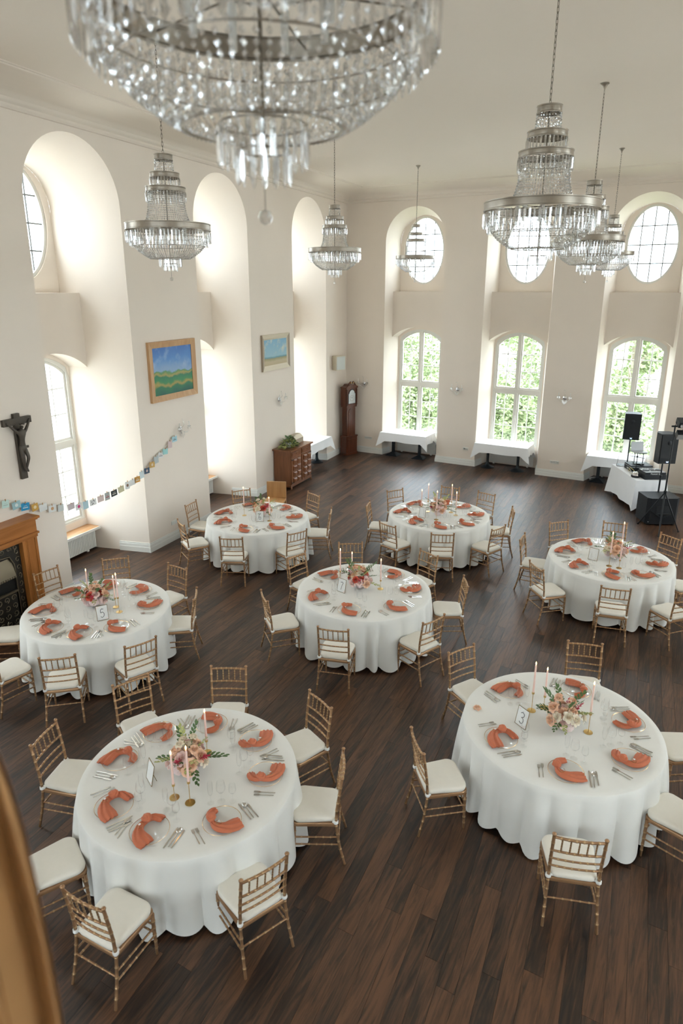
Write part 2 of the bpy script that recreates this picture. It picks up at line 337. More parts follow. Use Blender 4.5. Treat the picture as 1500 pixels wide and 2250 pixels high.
def build_window(M, rz, c, y, is_oval, full):
    WIN_N[0] += 1
    root = bpy.data.objects.new('window_%d' % WIN_N[0], None); col.objects.link(root); struct(root)
    root.location = M @ Vector((c, y, 0)); root.rotation_euler = (0, 0, rz); root.empty_display_size = .1
    def ringp(P, Q, name, y0, y1):
        g = G(); k = len(P); g.loft([[(x, y0, z) for x, z in P], [(x, y0, z) for x, z in Q], [(x, y1, z) for x, z in Q], [(x, y1, z) for x, z in P], [(x, y0, z) for x, z in P]])
        return part(name, g, 'window_white', root, 40)
    def bars(g, L_):
        for x0, z0, x1, z1, t in L_: g.tube([(x0, 0, z0), (x1, 0, z1)], t, 6)
    def cells(poly, xs, zs, pr):
        for i in range(len(xs)-1):
            for j in range(len(zs)-1):
                q = clip(poly, xs[i], xs[i+1], zs[j], zs[j+1])
                if len(q) > 2: g = G(); g.prism(q, -.002, .002); part('pane', g, 'pane_glass', pr)
    if is_oval:
        ringp(oval(OV[1]+.055, OV[2]+.055), oval(OV[1]-.005, OV[2]-.005), 'frame', -.04, .04)
        xs = (-.285, 0, .285); zs = (OV[0]-.445, OV[0], OV[0]+.445)
        for x in xs:
            h = OV[2]*math.sqrt(1-(x/OV[1])**2); g = G(); bars(g, [(x, OV[0]-h, x, OV[0]+h, .014)]); part('glazing_bar', g, 'backlit_grey', root)
        for z in zs:
            h = OV[1]*math.sqrt(1-((z-OV[0])/OV[2])**2); g = G(); bars(g, [(-h, z, h, z, .014)]); part('glazing_bar', g, 'backlit_grey', root)
        P = oval(OV[1], OV[2])
        if full: cells(P, (-2,)+xs+(2,), (0,)+zs+(9,), root)
        else: g = G(); g.prism(P, -.002, .002); part('pane', g, 'pane_glass', root)
        return
    Z0, ZT0, ZT1 = .66, 2.13, 2.24
    ringp(winpoly(.72, .60, 3.56, 3.84), winpoly(.645, Z0, 3.50, 3.775), 'frame', -.06, .05)
    g = G(); g.box((0, -.02, (ZT0+ZT1)/2), (1.3, .09, ZT1-ZT0)); part('transom', g, 'window_white', root)
    for z0, z1 in ((Z0, ZT0), (ZT1, 3.775)):
        g = G(); g.box((0, -.02, (z0+z1)/2), (.055, .09, z1-z0-.004)); part('mullion', g, 'window_white', root)
    out = winpoly(.645, Z0, 3.50, 3.775)
    for sg in (-1, 1):
        for lo in (True, False):
            xa, xb = (-.645, -.028) if sg < 0 else (.028, .645)
            za, zb = (Z0, ZT0) if lo else (ZT1, 9)
            P = clip(out, xa, xb, za, zb); cx = sum(p[0] for p in P)/len(P); zm = (za+min(zb, 3.6))/2
            t = .045; Q = clip(winpoly(.645-t, Z0+t, 3.47, 3.735), xa+t, xb-t, za+t, zb-(t if lo else 0))
            sash = bpy.data.objects.new('sash', None); col.objects.link(sash); sash.parent = root; sash.empty_display_size = .1
            g = G(); hole_face(g, P, Q, ((xa+xb)/2, zm), -.03, .03, 48)
            an = G(); part('sash_frame', g, 'window_white', sash)
            mx = (xa+xb)/2; zs = (1.16, 1.64) if lo else (2.74, 3.22)
            g = G(); ztop = ZT0-t if lo else max(p[1] for p in clip(Q, mx-.01, mx+.01, 0, 9))
            bars(g, [(mx, za+t, mx, ztop, .015)]); part('glazing_bar', g, 'window_white', sash)
            for z in zs: g = G(); bars(g, [(xa+t, z, xb-t, z, .015)]); part('glazing_bar', g, 'window_white', sash)
            if full: cells(Q, (-2, mx, 2), (0,)+zs+(9,), sash)
            else: g = G(); g.prism(Q, -.002, .002); part('pane', g, 'pane_glass', sash)
    g = G(); g.box((0, -.075, 1.42), (.02, .02, .12)); g.tube([(0, -.09, 1.42), (.05, -.11, 1.42)], .008, 6); part('handle', g, 'white_trim', root)
NL = [-10.50, -6.49, -2.44]
wl = build_wall('wall_left', RZ_L, (0, 0, 0), -LEN, 0, [-14.5]+NL, .985, .72, .94, 1.33, lambda c: c > -11)
wb = build_wall('wall_back', RZ_B, (0, 0, 0), 0, WID, [2.18, 5.18, 8.245], .905, .735, .38, .70, lambda c: True)
wr = build_wall('wall_right', RZ_R, (WID, 0, 0), 0, LEN, [2.44, 6.49, 10.5, 14.5], .985, .72, .94, 1.33, lambda c: False)
Pf0 = WD*LEN; Pf1 = WD*LEN+np.array([WID, 0, 0])
wf = build_wall('wall_front', PI, tuple(Pf1), 0, WID, [3.6, 7.4], .905, .735, .38, .70, lambda c: False)  # unseen wall behind the camera; its windows are added to let in fill daylight
# cornice and ceiling
def inset(o):
    c = o*math.sqrt(1+WA*WA); y0, y1 = -o, Pf0[1]+o
    def xl(y): return -WA*-y*1.0 if False else WA*y
    return [(xl(y0)+c, y0), (xl(y1)+c, y1), (xl(y1)+WID-c, y1), (xl(y0)+WID-c, y0)]
prof = [(-.02, HW-.04), (.03, HW-.03), (.05, HW), (.05, HW+.03), (.09, HW+.05), (.10, HW+.06)]
prof += [(.10+.72*(1-math.cos(t)), HW+.06+.155*math.sin(t)) for t in [PI/2*i/8 for i in range(1, 9)]]
prof += [(.85, HW+.225), (.86, HC-.012), (.90, HC-.012), (.91, HC)]
g = G(); g.loft([[(x, y, z) for x, y in inset(o)] for o, z in prof]); struct(part('trim_1', g, 'ceiling_paint', None, 30))
q = inset(.90); g = G(); g.add([(x, y, HC) for x, y in q], [(0, 1, 2, 3)]); struct(part('ceiling', g, 'ceiling_paint', None))
# floor: base slab, planks
FX0, FX1, FY0, FY1 = -1.6, 14., -21.4, .95
g = G(); g.add([(FX0, FY0, -.012), (FX1, FY0, -.012), (FX1, FY1, -.012), (FX0, FY1, -.012)], [(0, 1, 2, 3)])
fl = struct(part('floor', g, 'subfloor', None))
PLX = .145; pls = []
rf = random.Random(3); ca, sa = math.cos(-math.atan(.0795)*-1), math.sin(-math.atan(.0795)*-1)
def bands(y): return (-6.42 < y < -6.14)
u = -3.0
while u < 14.5:
    v = -rf.random()*1.5-.0
    v = .95+rf.random()*1.4
    while v > -21.4:
        ln = rf.choice((1.3, 1.6, 1.9, 2.3)); pls.append((u, v-ln, u+PLX, v)); v -= ln
    u += PLX
def plank_geo(g, pl, tn):
    u0, v0, u1, v1 = pl; e = .0002; b = .0007; o = len(g.v)
    def wp(u, v, z): return (u-.0795*v, v, z)          # plank rows follow the left wall
    base = [(u0+e, v0+e), (u1-e, v0+e), (u1-e, v1-e), (u0+e, v1-e)]; top = [(u0+e+b, v0+e+b), (u1-e-b, v0+e+b), (u1-e-b, v1-e-b), (u0+e+b, v1-e-b)]
    g.add([wp(x, y, -.004) for x, y in base]+[wp(x, y, 0) for x, y in top], [(4, 5, 6, 7), (0, 1, 5, 4), (1, 2, 6, 5), (2, 3, 7, 6), (3, 0, 4, 7)])
    tn += [rf.random()]*8
def plank_mesh(g, tn):
    me = g.mesh('plank', 'floor_wood'); at = me.attributes.new('tone', 'FLOAT', 'POINT'); at.data.foreach_set('value', tn); return me
def vis(pl):
    x, y = (pl[0]+pl[2])/2-.0795*(pl[1]+pl[3])/2, (pl[1]+pl[3])/2
    d = np.array([x, y, 0])-CAM; z = d@fw
    if z < .5: return None
    px, py = 750+F_PX*(d@cr)/z, 1125+DY-F_PX*(d@cu)/z
    return z if (-150 < px < 1650 and py < 2500) else None
near = []
for i, pl in enumerate(pls):
    z = vis(pl)
    if z: near.append((z, i))
near.sort(); nearset = set(i for z, i in near[:290]); far = G(); ft = []
for i, pl in enumerate(pls):
    x = (pl[0]+pl[2])/2-.0795*(pl[1]+pl[3])/2
    if x < FX0+.1 or x > FX1-.1 or pl[1] < -21.3: continue
    if i in nearset: g = G(); tn = []; plank_geo(g, pl, tn); ob('plank', plank_mesh(g, tn), fl)
    else: plank_geo(far, pl, ft)
o = ob('distant_planking', plank_mesh(far, ft), fl); o['kind'] = 'stuff'

# ------------------------------------------------------------------ outside: ground, trees
g = G(); g.add([(-40, 1.2, -.6), (50, 1.2, -.6), (50, 60, -.6), (-40, 60, -.6)], [(0, 1, 2, 3)])
g.add([(-40, -40, -.6), (-1.9, -40, -.6), (-1.9, 1.2, -.6), (-40, 1.2, -.6)], [(0, 1, 2, 3)]); g.add([(15.5, -40, -.6), (50, -40, -.6), (50, 1.2, -.6), (15.5, 1.2, -.6)], [(0, 1, 2, 3)])
struct(part('ground_outside', g, 'gravel', None))
g = G(); g.add([(-6, 4, -.59), (20, 4, -.59), (20, 11, -.59), (-6, 11, -.59)], [(0, 1, 2, 3)]); struct(part('lawn_outside', g, 'lawn', None))
def tree(x, y, h, r, seed, label, base=-.6, trunk=.12, n=1500):
    rr = random.Random(seed); t = thing('tree', label, 'tree', (x, y, base), 0, 'trees outside the windows')
    g = G(); g.tube([(0, 0, 0), (.05, .02, h*.35), (-.04, .05, h*.75)], [trunk, trunk*.75, trunk*.3], 8)
    for k in range(5):
        a = rr.random()*6.28; z = h*(.3+.08*k); g.tube([(0, 0, z), (math.cos(a)*r*.35, math.sin(a)*r*.35, z+h*.15), (math.cos(a)*r*.7, math.sin(a)*r*.7, z+h*.22)], [trunk*.4, trunk*.25, .01], 5)
    part('trunk', g, 'bark', t, 60)
    g = G(); cl = []
    for k in range(16):
        a = rr.random()*6.28; q = r*.72*math.sqrt(rr.random()); cl.append((q*math.cos(a), q*math.sin(a), h*(.16+.74*rr.random()), r*rr.uniform(.28, .5)))
    for k in range(n):
        c = rr.choice(cl); d = Vector((rr.gauss(0, 1), rr.gauss(0, 1), rr.gauss(0, 1))).normalized()*c[3]*rr.uniform(.6, 1); p = Vector(c[:3])+d
        if p.z < .1: p.z = .1
        s = rr.uniform(.05, .12); a = Vector((rr.gauss(0, 1), rr.gauss(0, 1), rr.gauss(0, .6))).normalized(); b = a.cross(Vector((rr.gauss(0, 1), rr.gauss(0, 1), rr.gauss(0, 1)))).normalized()
        g.add([p-a*s, p+b*s*.5, p+a*s, p-b*s*.5], [(0, 1, 2, 3)])
    o = part('foliage', g, 'tree_leaf', t); o['kind'] = 'stuff'
    return t
for x, y, h, r, sd, lb in ((-.4, 7.0, 4.6, 1.35, 1, 'leafy tree outside the window beside the longcase clock'), (3.7, 7.0, 4.9, 1.4, 2, 'leafy tree outside the middle back window'), (7.6, 7.0, 5.2, 1.45, 5, 'tree with thick pale trunk outside the right back window'),
                           (-2.0, 11.5, 4.6, 1.6, 8, 'distant tree farthest left through the clock-side window'), (2.4, 11.5, 4.8, 1.6, 9, 'distant tree behind the middle window foliage'), (7.2, 11.5, 5.0, 1.7, 11, 'distant tree behind the right back window foliage'),
                           (.7, 4.4, 2.5, 1.15, 12, 'low bush just outside the window beside the longcase clock'), (4.3, 4.4, 2.6, 1.15, 13, 'low bush just outside the middle back window'), (7.9, 4.4, 2.7, 1.15, 14, 'low bush just outside the right back window'), (-6.5, -4.0, 4.2, 1.5, 10, 'tree outside the tall window beside the fireplace')):
    tree(x, y, h, r, sd, lb, trunk=.2 if sd == 5 else .1, n=4500)

# ------------------------------------------------------------------ furniture: gilt chairs
GP = ['gold_paint', 'gold_ring']
def bamboo(path, r, step=.085, ring=1.2, n=8, r1=None):
    """turned bamboo-look rod: rings along a polyline"""
    P = [Vector(p) for p in path]; L_ = [0]
    for i in range(1, len(P)): L_.append(L_[-1]+(P[i]-P[i-1]).length)
    tot = L_[-1]; r1 = r1 or r
    def at(d):
        for i in range(1, len(P)):
            if d <= L_[i]+1e-9: t = (d-L_[i-1])/max(1e-9, L_[i]-L_[i-1]); return P[i-1].lerp(P[i], t)
        return P[-1]
    ks = max(1, int(tot/step)); ds = [0]; rs = [r]; ms = []
    for k in range(1, ks+1):
        d = tot*k/(ks+1); w_ = .0042; rr = r+(r1-r)*d/tot
        for dd, f in ((-w_*1.6, 1.), (-w_*.6, ring), (w_*.6, ring), (w_*1.6, 1.)): ds.append(d+dd); rs.append(rr*f)
    ds.append(tot); rs.append(r1)
    g = G(); g.tube([at(d) for d in ds], rs, n, matf=lambda i: 1 if (i % 4) in (1, 2, 3) and 0 < i < len(ds)-2 else 0); return g
def curve3(p0, p1, p2, n=8):
    p0, p1, p2 = Vector(p0), Vector(p1), Vector(p2); return [p0*(1-t)**2+p1*2*t*(1-t)+p2*t*t for t in [i/n for i in range(n+1)]]
def trap(wb_, wf, d, rb, rf_, n=6):
    """rounded seat outline, back at -y"""
    pts = []
    for cx, cy, r, a0 in ((wf/2-rf_, d/2-rf_, rf_, 0), (-wf/2+rf_, d/2-rf_, rf_, PI/2), (-wb_/2+rb, -d/2+rb, rb, PI), (wb_/2-rb, -d/2+rb, rb, 1.5*PI)):
        for i in range(n+1): a = a0+PI/2*i/n; pts.append((cx+r*math.cos(a), cy+r*math.sin(a)))
    return pts
CM = {}
def chair_meshes():
    for sg, k in ((-1, 'L'), (1, 'R')):
        g = bamboo([(sg*.214, -.275, 0), (sg*.203, -.225, .20), (sg*.195, -.195, .42), (sg*.195, -.205, .60), (sg*.196, -.25, .905)], .0125, .085, r1=.0135)
        g.lathe([(.008, 0), (.017, .006), (.019, .014), (.013, .022), (.0, .026)], 8, (sg*.196, -.25, .905)); CM['post'+k] = g.mesh('post', GP, 50)
        CM['leg'+k] = bamboo([(sg*.195, .178, .41), (sg*.198, .185, .0)], .0165, .08, r1=.011).mesh('leg', GP, 50)
        g = G(); g.lathe([(.0215, -.014), (.024, -.008), (.024, .008), (.0215, .014)], 10, (sg*.195, -.195, .452)); g.box((sg*.175, -.178, .452), (.05, .03, .016)); CM['tie'+k] = g.mesh('tie', 'tie_white', 50)
        CM['sideA'+k] = bamboo([(sg*.198, -.212, .285), (sg*.197, .18, .275)], .0078, .075).mesh('stretcher', GP, 50)
        CM['sideB'+k] = bamboo([(sg*.2, -.225, .205), (sg*.197, .182, .195)], .0078, .075).mesh('stretcher', GP, 50)
    def rail(z, y, r, bow): return bamboo(curve3((-.195, y, z), (0, y-bow*2, z), (.195, y, z), 8), r, .06)
    CM['top'] = rail(.885, -.245, .0115, .018).mesh('top_rail', GP, 50); CM['r2'] = rail(.735, -.225, .0095, .016).mesh('rail', GP, 50)
    CM['r3'] = rail(.645, -.212, .0085, .015).mesh('rail', GP, 50); CM['r4'] = rail(.565, -.203, .0085, .014).mesh('rail', GP, 50)
    for k in range(5):
        x = -.13+.065*k; b = .017*(1-(x/.195)**2); CM['sp%d' % k] = bamboo([(x, -.225-b, .737), (x, -.246-b, .882)], .0062, .036, 1.28, 6).mesh('spindle', GP, 50)
    CM['front1'] = bamboo([(-.195, .181, .30), (.195, .181, .30)], .0078, .075).mesh('stretcher', GP, 50); CM['front2'] = bamboo([(-.196, .183, .22), (.196, .183, .22)], .0078, .075).mesh('stretcher', GP, 50)
    CM['back1'] = bamboo([(-.205, -.22, .25), (.205, -.22, .25)], .0078, .075).mesh('stretcher', GP, 50)
    O = trap(.405, .425, .415, .03, .06); g = G()
    def rg(k, z, bow=0): return [(x*k, y*k, z) for x, y in O]
    g.loft([rg(.93, .400), rg(1, .406), rg(1, .432), rg(.97, .440)], True, True); CM['frame'] = g.mesh('seat_frame', 'gold_paint', 40)
    g = G(); O = trap(.37, .42, .405, .06, .085, 7)
    g.loft([rg(.95, .438), rg(1.0, .446), rg(1.015, .466), rg(1.0, .480), rg(.955, .489), rg(.85, .494), rg(.5, .499), rg(.08, .5)], True, True); CM['cushion'] = g.mesh('cushion', 'cushion', 75)
chair_meshes()
def chair(x, y, deg, label, group, k):
    t = thing('banquet_chair', label, 'chair', (x, y, 0), R_(deg-90), group)
    for s in 'LR':
        ob('back_post', CM['post'+s], t); ob('leg', CM['leg'+s], t); ob('tie', CM['tie'+s], t); ob('stretcher', CM['sideA'+s], t); ob('stretcher', CM['sideB'+s], t)
    ob('top_rail', CM['top'], t)
    for q in ('r2', 'r3', 'r4'): ob('rail', CM[q], t)
    for q in range(5): ob('spindle', CM['sp%d' % q], t)
    for q in ('front1', 'front2', 'back1'): ob('stretcher', CM[q], t)
    ob('seat_frame', CM['frame'], t); ob('cushion', CM['cushion'], t)
    return t
TC = {'A': (6.26, -14.51), '3': (9.09, -12.16), '7': (5.92, -10.34), '5': (2.96, -12.66), 'R': (8.93, -7.35), '6': (2.67, -8.50), '8': (5.67, -6.62)}
TD = {'A': 'the curtain-side table', '3': 'the front right table numbered 3', '7': 'the centre table numbered 7', '5': 'the fireplace-side table numbered 5', 'R': 'the table nearest the loudspeakers', '6': 'the table near the sideboard', '8': 'the far table with five candles'}
CH = {'A': [(5.74, -13.35, -62), (5.08, -13.96, -25), (5.03, -14.83, 18), (6.56, -15.71, 93), (7.31, -15.03, 156), (6.74, -13.38, -114), (7.29, -14.0, -153), (5.75, -15.6, 65)],
      '5': [(1.78, -12.39, -6), (2.27, -11.69, -44), (3.16, -11.53, -93), (3.85, -12.03, -145), (4.12, -13.12, 158), (3.59, -13.74, 131), (2.02, -13.39, 38), (2.81, -13.95, 83)],
      '7': [(5.17, -9.34, -59), (4.78, -10.07, -12), (5.1, -11.28, 49), (6.15, -11.56, 107), (7.01, -10.85, 157), (7.01, -9.76, -153), (6.26, -9.12, -113)],
      'R': [(7.75, -7.43, 2), (8.07, -6.5, -44), (8.85, -6.13, -80), (9.62, -6.36, -121), (8.18, -8.39, 44), (9.13, -8.57, 102), (9.91, -8.24, 138), (10.1, -7.19, -172)],
      '6': [(1.5, -8.76, 9), (1.79, -7.73, -34), (2.98, -7.3, -111), (3.71, -7.98, -155), (3.75, -9.01, 154), (3.03, -9.7, 117), (1.99, -9.54, 60)],
      '8': [(4.64, -6.12, -33), (5.42, -5.46, -84), (6.15, -5.5, -103), (6.75, -6.16, -160), (6.78, -7.09, 159), (6.14, -7.74, 115), (5.27, -7.75, 72), (4.6, -7.05, 16)],
      '3': [(9.13, -10.86, -73), (8.01, -11.6, -30), (8.17, -13.11, 40), (9.45, -13.48, 109), (10.21, -12.53, 162), (10.17, -11.49, -148)]}
SIDES = ['near', 'near right', 'right', 'far right', 'far', 'far left', 'left', 'near left']
def sides(tk):
    cx, cy = TC[tk]; v = CAM[:2]-np.array((cx, cy)); a0 = math.atan2(v[1], v[0]); L_ = []
    for i, (x, y, d) in enumerate(CH[tk]): L_.append((((math.atan2(y-cy, x-cx)-a0) % (2*PI))/(PI/4), i))
    L_.sort(); best = None; n = len(L_)
    import itertools
    for sh in range(-1, 8):                       # order-preserving assignment of side words
        for comb in itertools.combinations(range(8), n):
            cost = sum(min(abs(L_[k][0]-((comb[k]+sh) % 8)), 8-abs(L_[k][0]-((comb[k]+sh) % 8))) for k in range(n))
            if best is None or cost < best[0]: best = (cost, [(L_[k][1], SIDES[(comb[k]+sh) % 8]) for k in range(n)])
    return dict(best[1])
SD = {k: sides(k) for k in CH}

# ------------------------------------------------------------------ round tables with floor-length cloths
TZ = .76
def cloth_mesh(seed, r=.97):
    rr = random.Random(seed); n = 240; nf = rr.randint(20, 24); ph = []; a = 0
    for k in range(nf): a += rr.uniform(.6, 1.4); ph.append(a)
    ph = [x/a*2*PI for x in ph]; amp = [rr.uniform(.5, 1.2) for _ in ph]
    def fold(t):
        for k in range(nf):
            lo = ph[k-1] if k else ph[-1]-2*PI
            if lo <= t < ph[k]: u = (t-lo)/(ph[k]-lo); return amp[k]*math.sin(PI*u)**.85
        return 0.
    fv = [fold((2*PI*j/n) % (2*PI)) for j in range(n)]
    g = G(); rings = []
    for rad in (.02, .3, .6, .85, .94): rings.append([(r*rad*math.cos(2*PI*j/n), r*rad*math.sin(2*PI*j/n), TZ) for j in range(n)])
    rings.append([((r-.004)*math.cos(2*PI*j/n), (r-.004)*math.sin(2*PI*j/n), TZ) for j in range(n)])
    rings.append([((r+.004)*math.cos(2*PI*j/n), (r+.004)*math.sin(2*PI*j/n), TZ-.008) for j in range(n)])
    for q in range(1, 13):
        t = q/12; ring = []
        for j in range(n):
            e = t**.65; f = fv[j]; rad = r+.004+.004*math.sin(3*t)+(f*.105-.035)*e+.02*t
            zz = TZ-.012-t*(.725+.010*math.sin(j*2*PI/n*3+seed)); zz += (1-f)*.05*t*t
            a_ = 2*PI*j/n+.02*math.sin(j*.35+seed)*t; ring.append((rad*math.cos(a_), rad*math.sin(a_), max(zz, .012)))
        rings.append(ring)
    g.loft(rings, True); return g.mesh('tablecloth', 'cloth', 60)
tabs = {}
for i, (k, (x, y)) in enumerate(TC.items()):
    lab = {'A': 'round table under a long cream cloth beside the gold curtain', '3': 'round table under a cream cloth, with number card 3', '7': 'round cream-clothed table at the centre, number card 7',
           '5': 'round cream-clothed table by the fireplace, number card 5', 'R': 'round cream-clothed table nearest the loudspeakers', '6': 'round cream-clothed table near the sideboard, number card 6', '8': 'round cream-clothed table with five candles, farthest back'}[k]
    t = thing('round_table', lab, 'table', (x, y, 0), 0, 'round guest tables'); tabs[k] = t
    ob('tablecloth', cloth_mesh(i+11), t)
    g = G(); g.lathe([(.05, .72), (.95, .72), (.955, .735), (.95, .756), (.05, .756)], 48); part('table_top', g, 'oak_light', t, 40)
    for a in (.4, 1.97, 3.54, 5.11): g = G(); g.tube([(.55*math.cos(a), .55*math.sin(a), .72), (.6*math.cos(a), .6*math.sin(a), 0)], .016, 8); part('leg', g, 'black_metal', t)

# ------------------------------------------------------------------ place settings
def napkin_mesh(seed):
    rr = random.Random(seed); g = G()
    def wing(P, Wd, H, folds, sd):
        k = len(P); rows = []
        for i, p in enumerate(P):
            a = P[max(0, i-1)]; b = P[min(k-1, i+1)]; tx, ty = b[0]-a[0], b[1]-a[1]; l = math.hypot(tx, ty); nx, ny = -ty/l, tx/l; row = []
            for j in range(17):
                u_ = j/16*2-1; h = H[i]*(1-abs(u_)**2.6)+.0075*math.sin(folds*u_*PI+sd+i*.3+.8*math.sin(i*.9+sd))*(1-abs(u_)**3)+.006; w_ = Wd[i]*u_
                row.append((p[0]+nx*w_, p[1]+ny*w_, max(.002, h)))
            rows.append(row)
        g.grid(rows); g.grid([[(x, y, z*.35) for x, y, z in reversed(r)] for r in rows])
    n = 9; kx, ky = -.075, .04
    def bez(p0, p1, p2): return [(p0[0]*(1-t)**2+p1[0]*2*t*(1-t)+p2[0]*t*t, p0[1]*(1-t)**2+p1[1]*2*t*(1-t)+p2[1]*t*t) for t in [i/n for i in range(n+1)]]
    e = rr.uniform(-.02, .02)
    wing(bez((kx, ky), (-.115, -.105), (.125+e, -.105+e)), [.016, .021, .028, .036, .044, .052, .060, .067, .070, .060], [.034, .034, .032, .032, .030, .028, .024, .019, .014, .009], 3.1, seed)
    wing(bez((kx, ky), (-.08, .13), (.035+e, .130)), [.016, .020, .024, .028, .032, .036, .039, .041, .040, .032], [.034, .033, .031, .029, .027, .025, .021, .017, .012, .008], 2.6, seed+2)
    for k, (tx, ty, sz) in enumerate(((.5, .2, 1.), (-.5, .9, .92), (1.2, -.5, .85))):       # the knot: wrapped rolls of cloth
        M = Matrix.Rotation(tx+seed*.7, 3, 'Z') @ Matrix.Rotation(ty, 3, 'X'); ring = []
        for j in range(12):
            a = 2*PI*j/12; p = M @ Vector((.030*sz*math.cos(a), .025*sz*math.sin(a), .007*math.sin(2*a))); ring.append((kx+p.x, ky+p.y, .045+p.z))
        g.tube(ring, [.0155*sz+.003*math.sin(3*j) for j in range(12)], 7, closed=True)
    g.lathe([(.0, -.034), (.022, -.026), (.032, 0), (.022, .026), (0, .034)], 10, (kx, ky, .042))
    return g.mesh('napkin', 'rust_napkin', 70)
NAP = [napkin_mesh(s) for s in range(4)]
g = G(); g.lathe([(.0, .004), (.10, .004), (.112, .009), (.158, .016), (.158, .019), (.110, .012), (.098, .007), (0, .007)], 40); PLATE = g.mesh('plate', 'table_glass', 40)
g = G(); g.lathe([(.1575, .0165), (.1600, .0155), (.1620, .0175), (.1600, .0195)], 48, closed=True); RIM = g.mesh('rim', 'gold_rim', 60)
g = G(); g.lathe([(.055, .0105), (.058, .0105), (.058, .0120), (.055, .0120)], 32, closed=True); WELL = g.mesh('well_ring', 'table_glass', 60)
def glass_meshes(key, H, bowl, stem, foot):
    a = G(); inner = [(max(0, r-.0013), z) for r, z in bowl]; a.lathe(bowl+list(reversed(inner[1:]))+[(0, inner[0][1]+.002)], 18); b = G(); b.lathe(stem, 8); c = G(); c.lathe(foot, 20)
    return (a.mesh('bowl', 'table_glass', 60), b.mesh('stem', 'table_glass', 60), c.mesh('foot', 'table_glass', 60))
WINE = glass_meshes('wine', .21, [(.004, .095), (.025, .103), (.039, .125), (.041, .145), (.036, .185), (.032, .205)], [(.006, .004), (.0038, .02), (.0036, .075), (.005, .096)], [(.0, .0), (.034, 0), (.035, .002), (.012, .005), (.005, .008), (0, .008)])
WHITE = glass_meshes('white', .19, [(.004, .088), (.021, .095), (.031, .112), (.032, .130), (.028, .165), (.026, .180)], [(.006, .004), (.0035, .02), (.0033, .07), (.005, .089)], [(.0, .0), (.030, 0), (.031, .002), (.011, .005), (.005, .008), (0, .008)])
FLUTE = glass_meshes('flute', .21, [(.004, .080), (.014, .090), (.021, .115), (.024, .15), (.022, .20), (.021, .215)], [(.006, .004), (.0035, .02), (.0033, .06), (.005, .081)], [(.0, .0), (.029, 0), (.030, .002), (.011, .005), (.005, .008), (0, .008)])
def flat(outline, z0, z1):
    g = G(); g.zprism(outline, z0, z1); return g
def fork_mesh(L_=.19):
    g = G(); P = [(-.0035, -L_/2), (.0035, -L_/2), (.0045, -L_/2+.03), (.0025, .01), (.003, .03), (.011, .048), (-.011, .048), (-.003, .03), (-.0025, .01), (-.0045, -L_/2+.03)]
    g.zprism(P, .003, .0055)
    for x in (-.0092, -.0031, .0031, .0092): g.zprism([(x-.0017, .048), (x+.0017, .048), (x+.001, L_/2), (x-.001, L_/2)], .003, .0055)
    return g.mesh('fork', 'steel')
def knife_mesh(L_=.22):
    g = G(); g.zprism([(-.0045, -L_/2), (.0045, -L_/2), (.0055, -L_/2+.04), (.0045, 0), (-.0045, 0), (-.0055, -L_/2+.04)], .002, .007)
    g.zprism([(-.0045, 0), (.0045, 0), (.0105, .03), (.0105, .075), (.004, L_/2), (-.004, L_/2-.01), (-.0045, .05)], .0035, .0052); return g.mesh('knife', 'steel')
def spoon_mesh(L_=.20):
    g = G(); g.zprism([(-.0035, -L_/2), (.0035, -L_/2), (.0045, -L_/2+.03), (.0025, .02), (.003, .045), (-.003, .045), (-.0025, .02), (-.0045, -L_/2+.03)], .003, .0055)
    rows = []
    for i in range(7):
        t = i/6; y = .043+t*.057; w_ = .0205*math.sin(PI*min(1, .12+t*.83))**.7; rows.append([(w_*u_, y, .003+.006*u_*u_+.003*(2*t-1)**2) for u_ in (-1, -.6, -.2, .2, .6, 1)])
    g.grid(rows); return g.mesh('spoon', 'steel', 60)
FORK, FORK2, KNIFE, KNIFE2, SPOON = fork_mesh(), fork_mesh(.175), knife_mesh(), knife_mesh(.195), spoon_mesh()
g = G(); g.lathe([(0, .0), (.020, 0), (.023, .005), (.023, .013), (.019, .019), (.0, .022)], 18); JAR = g.mesh('jar', 'table_glass', 50)
g = G(); g.lathe([(.0225, .004), (.0245, .004), (.0245, .007), (.0225, .007)], 20, closed=True); JRING = g.mesh('band', 'gold_rim', 50)
g = G(); g.lathe([(0, .0225), (.010, .0222), (.010, .0232), (0, .0235)], 12); JLAB = g.mesh('sticker', 'card_white', 50)
rs = random.Random(21)
GROUPN = {}
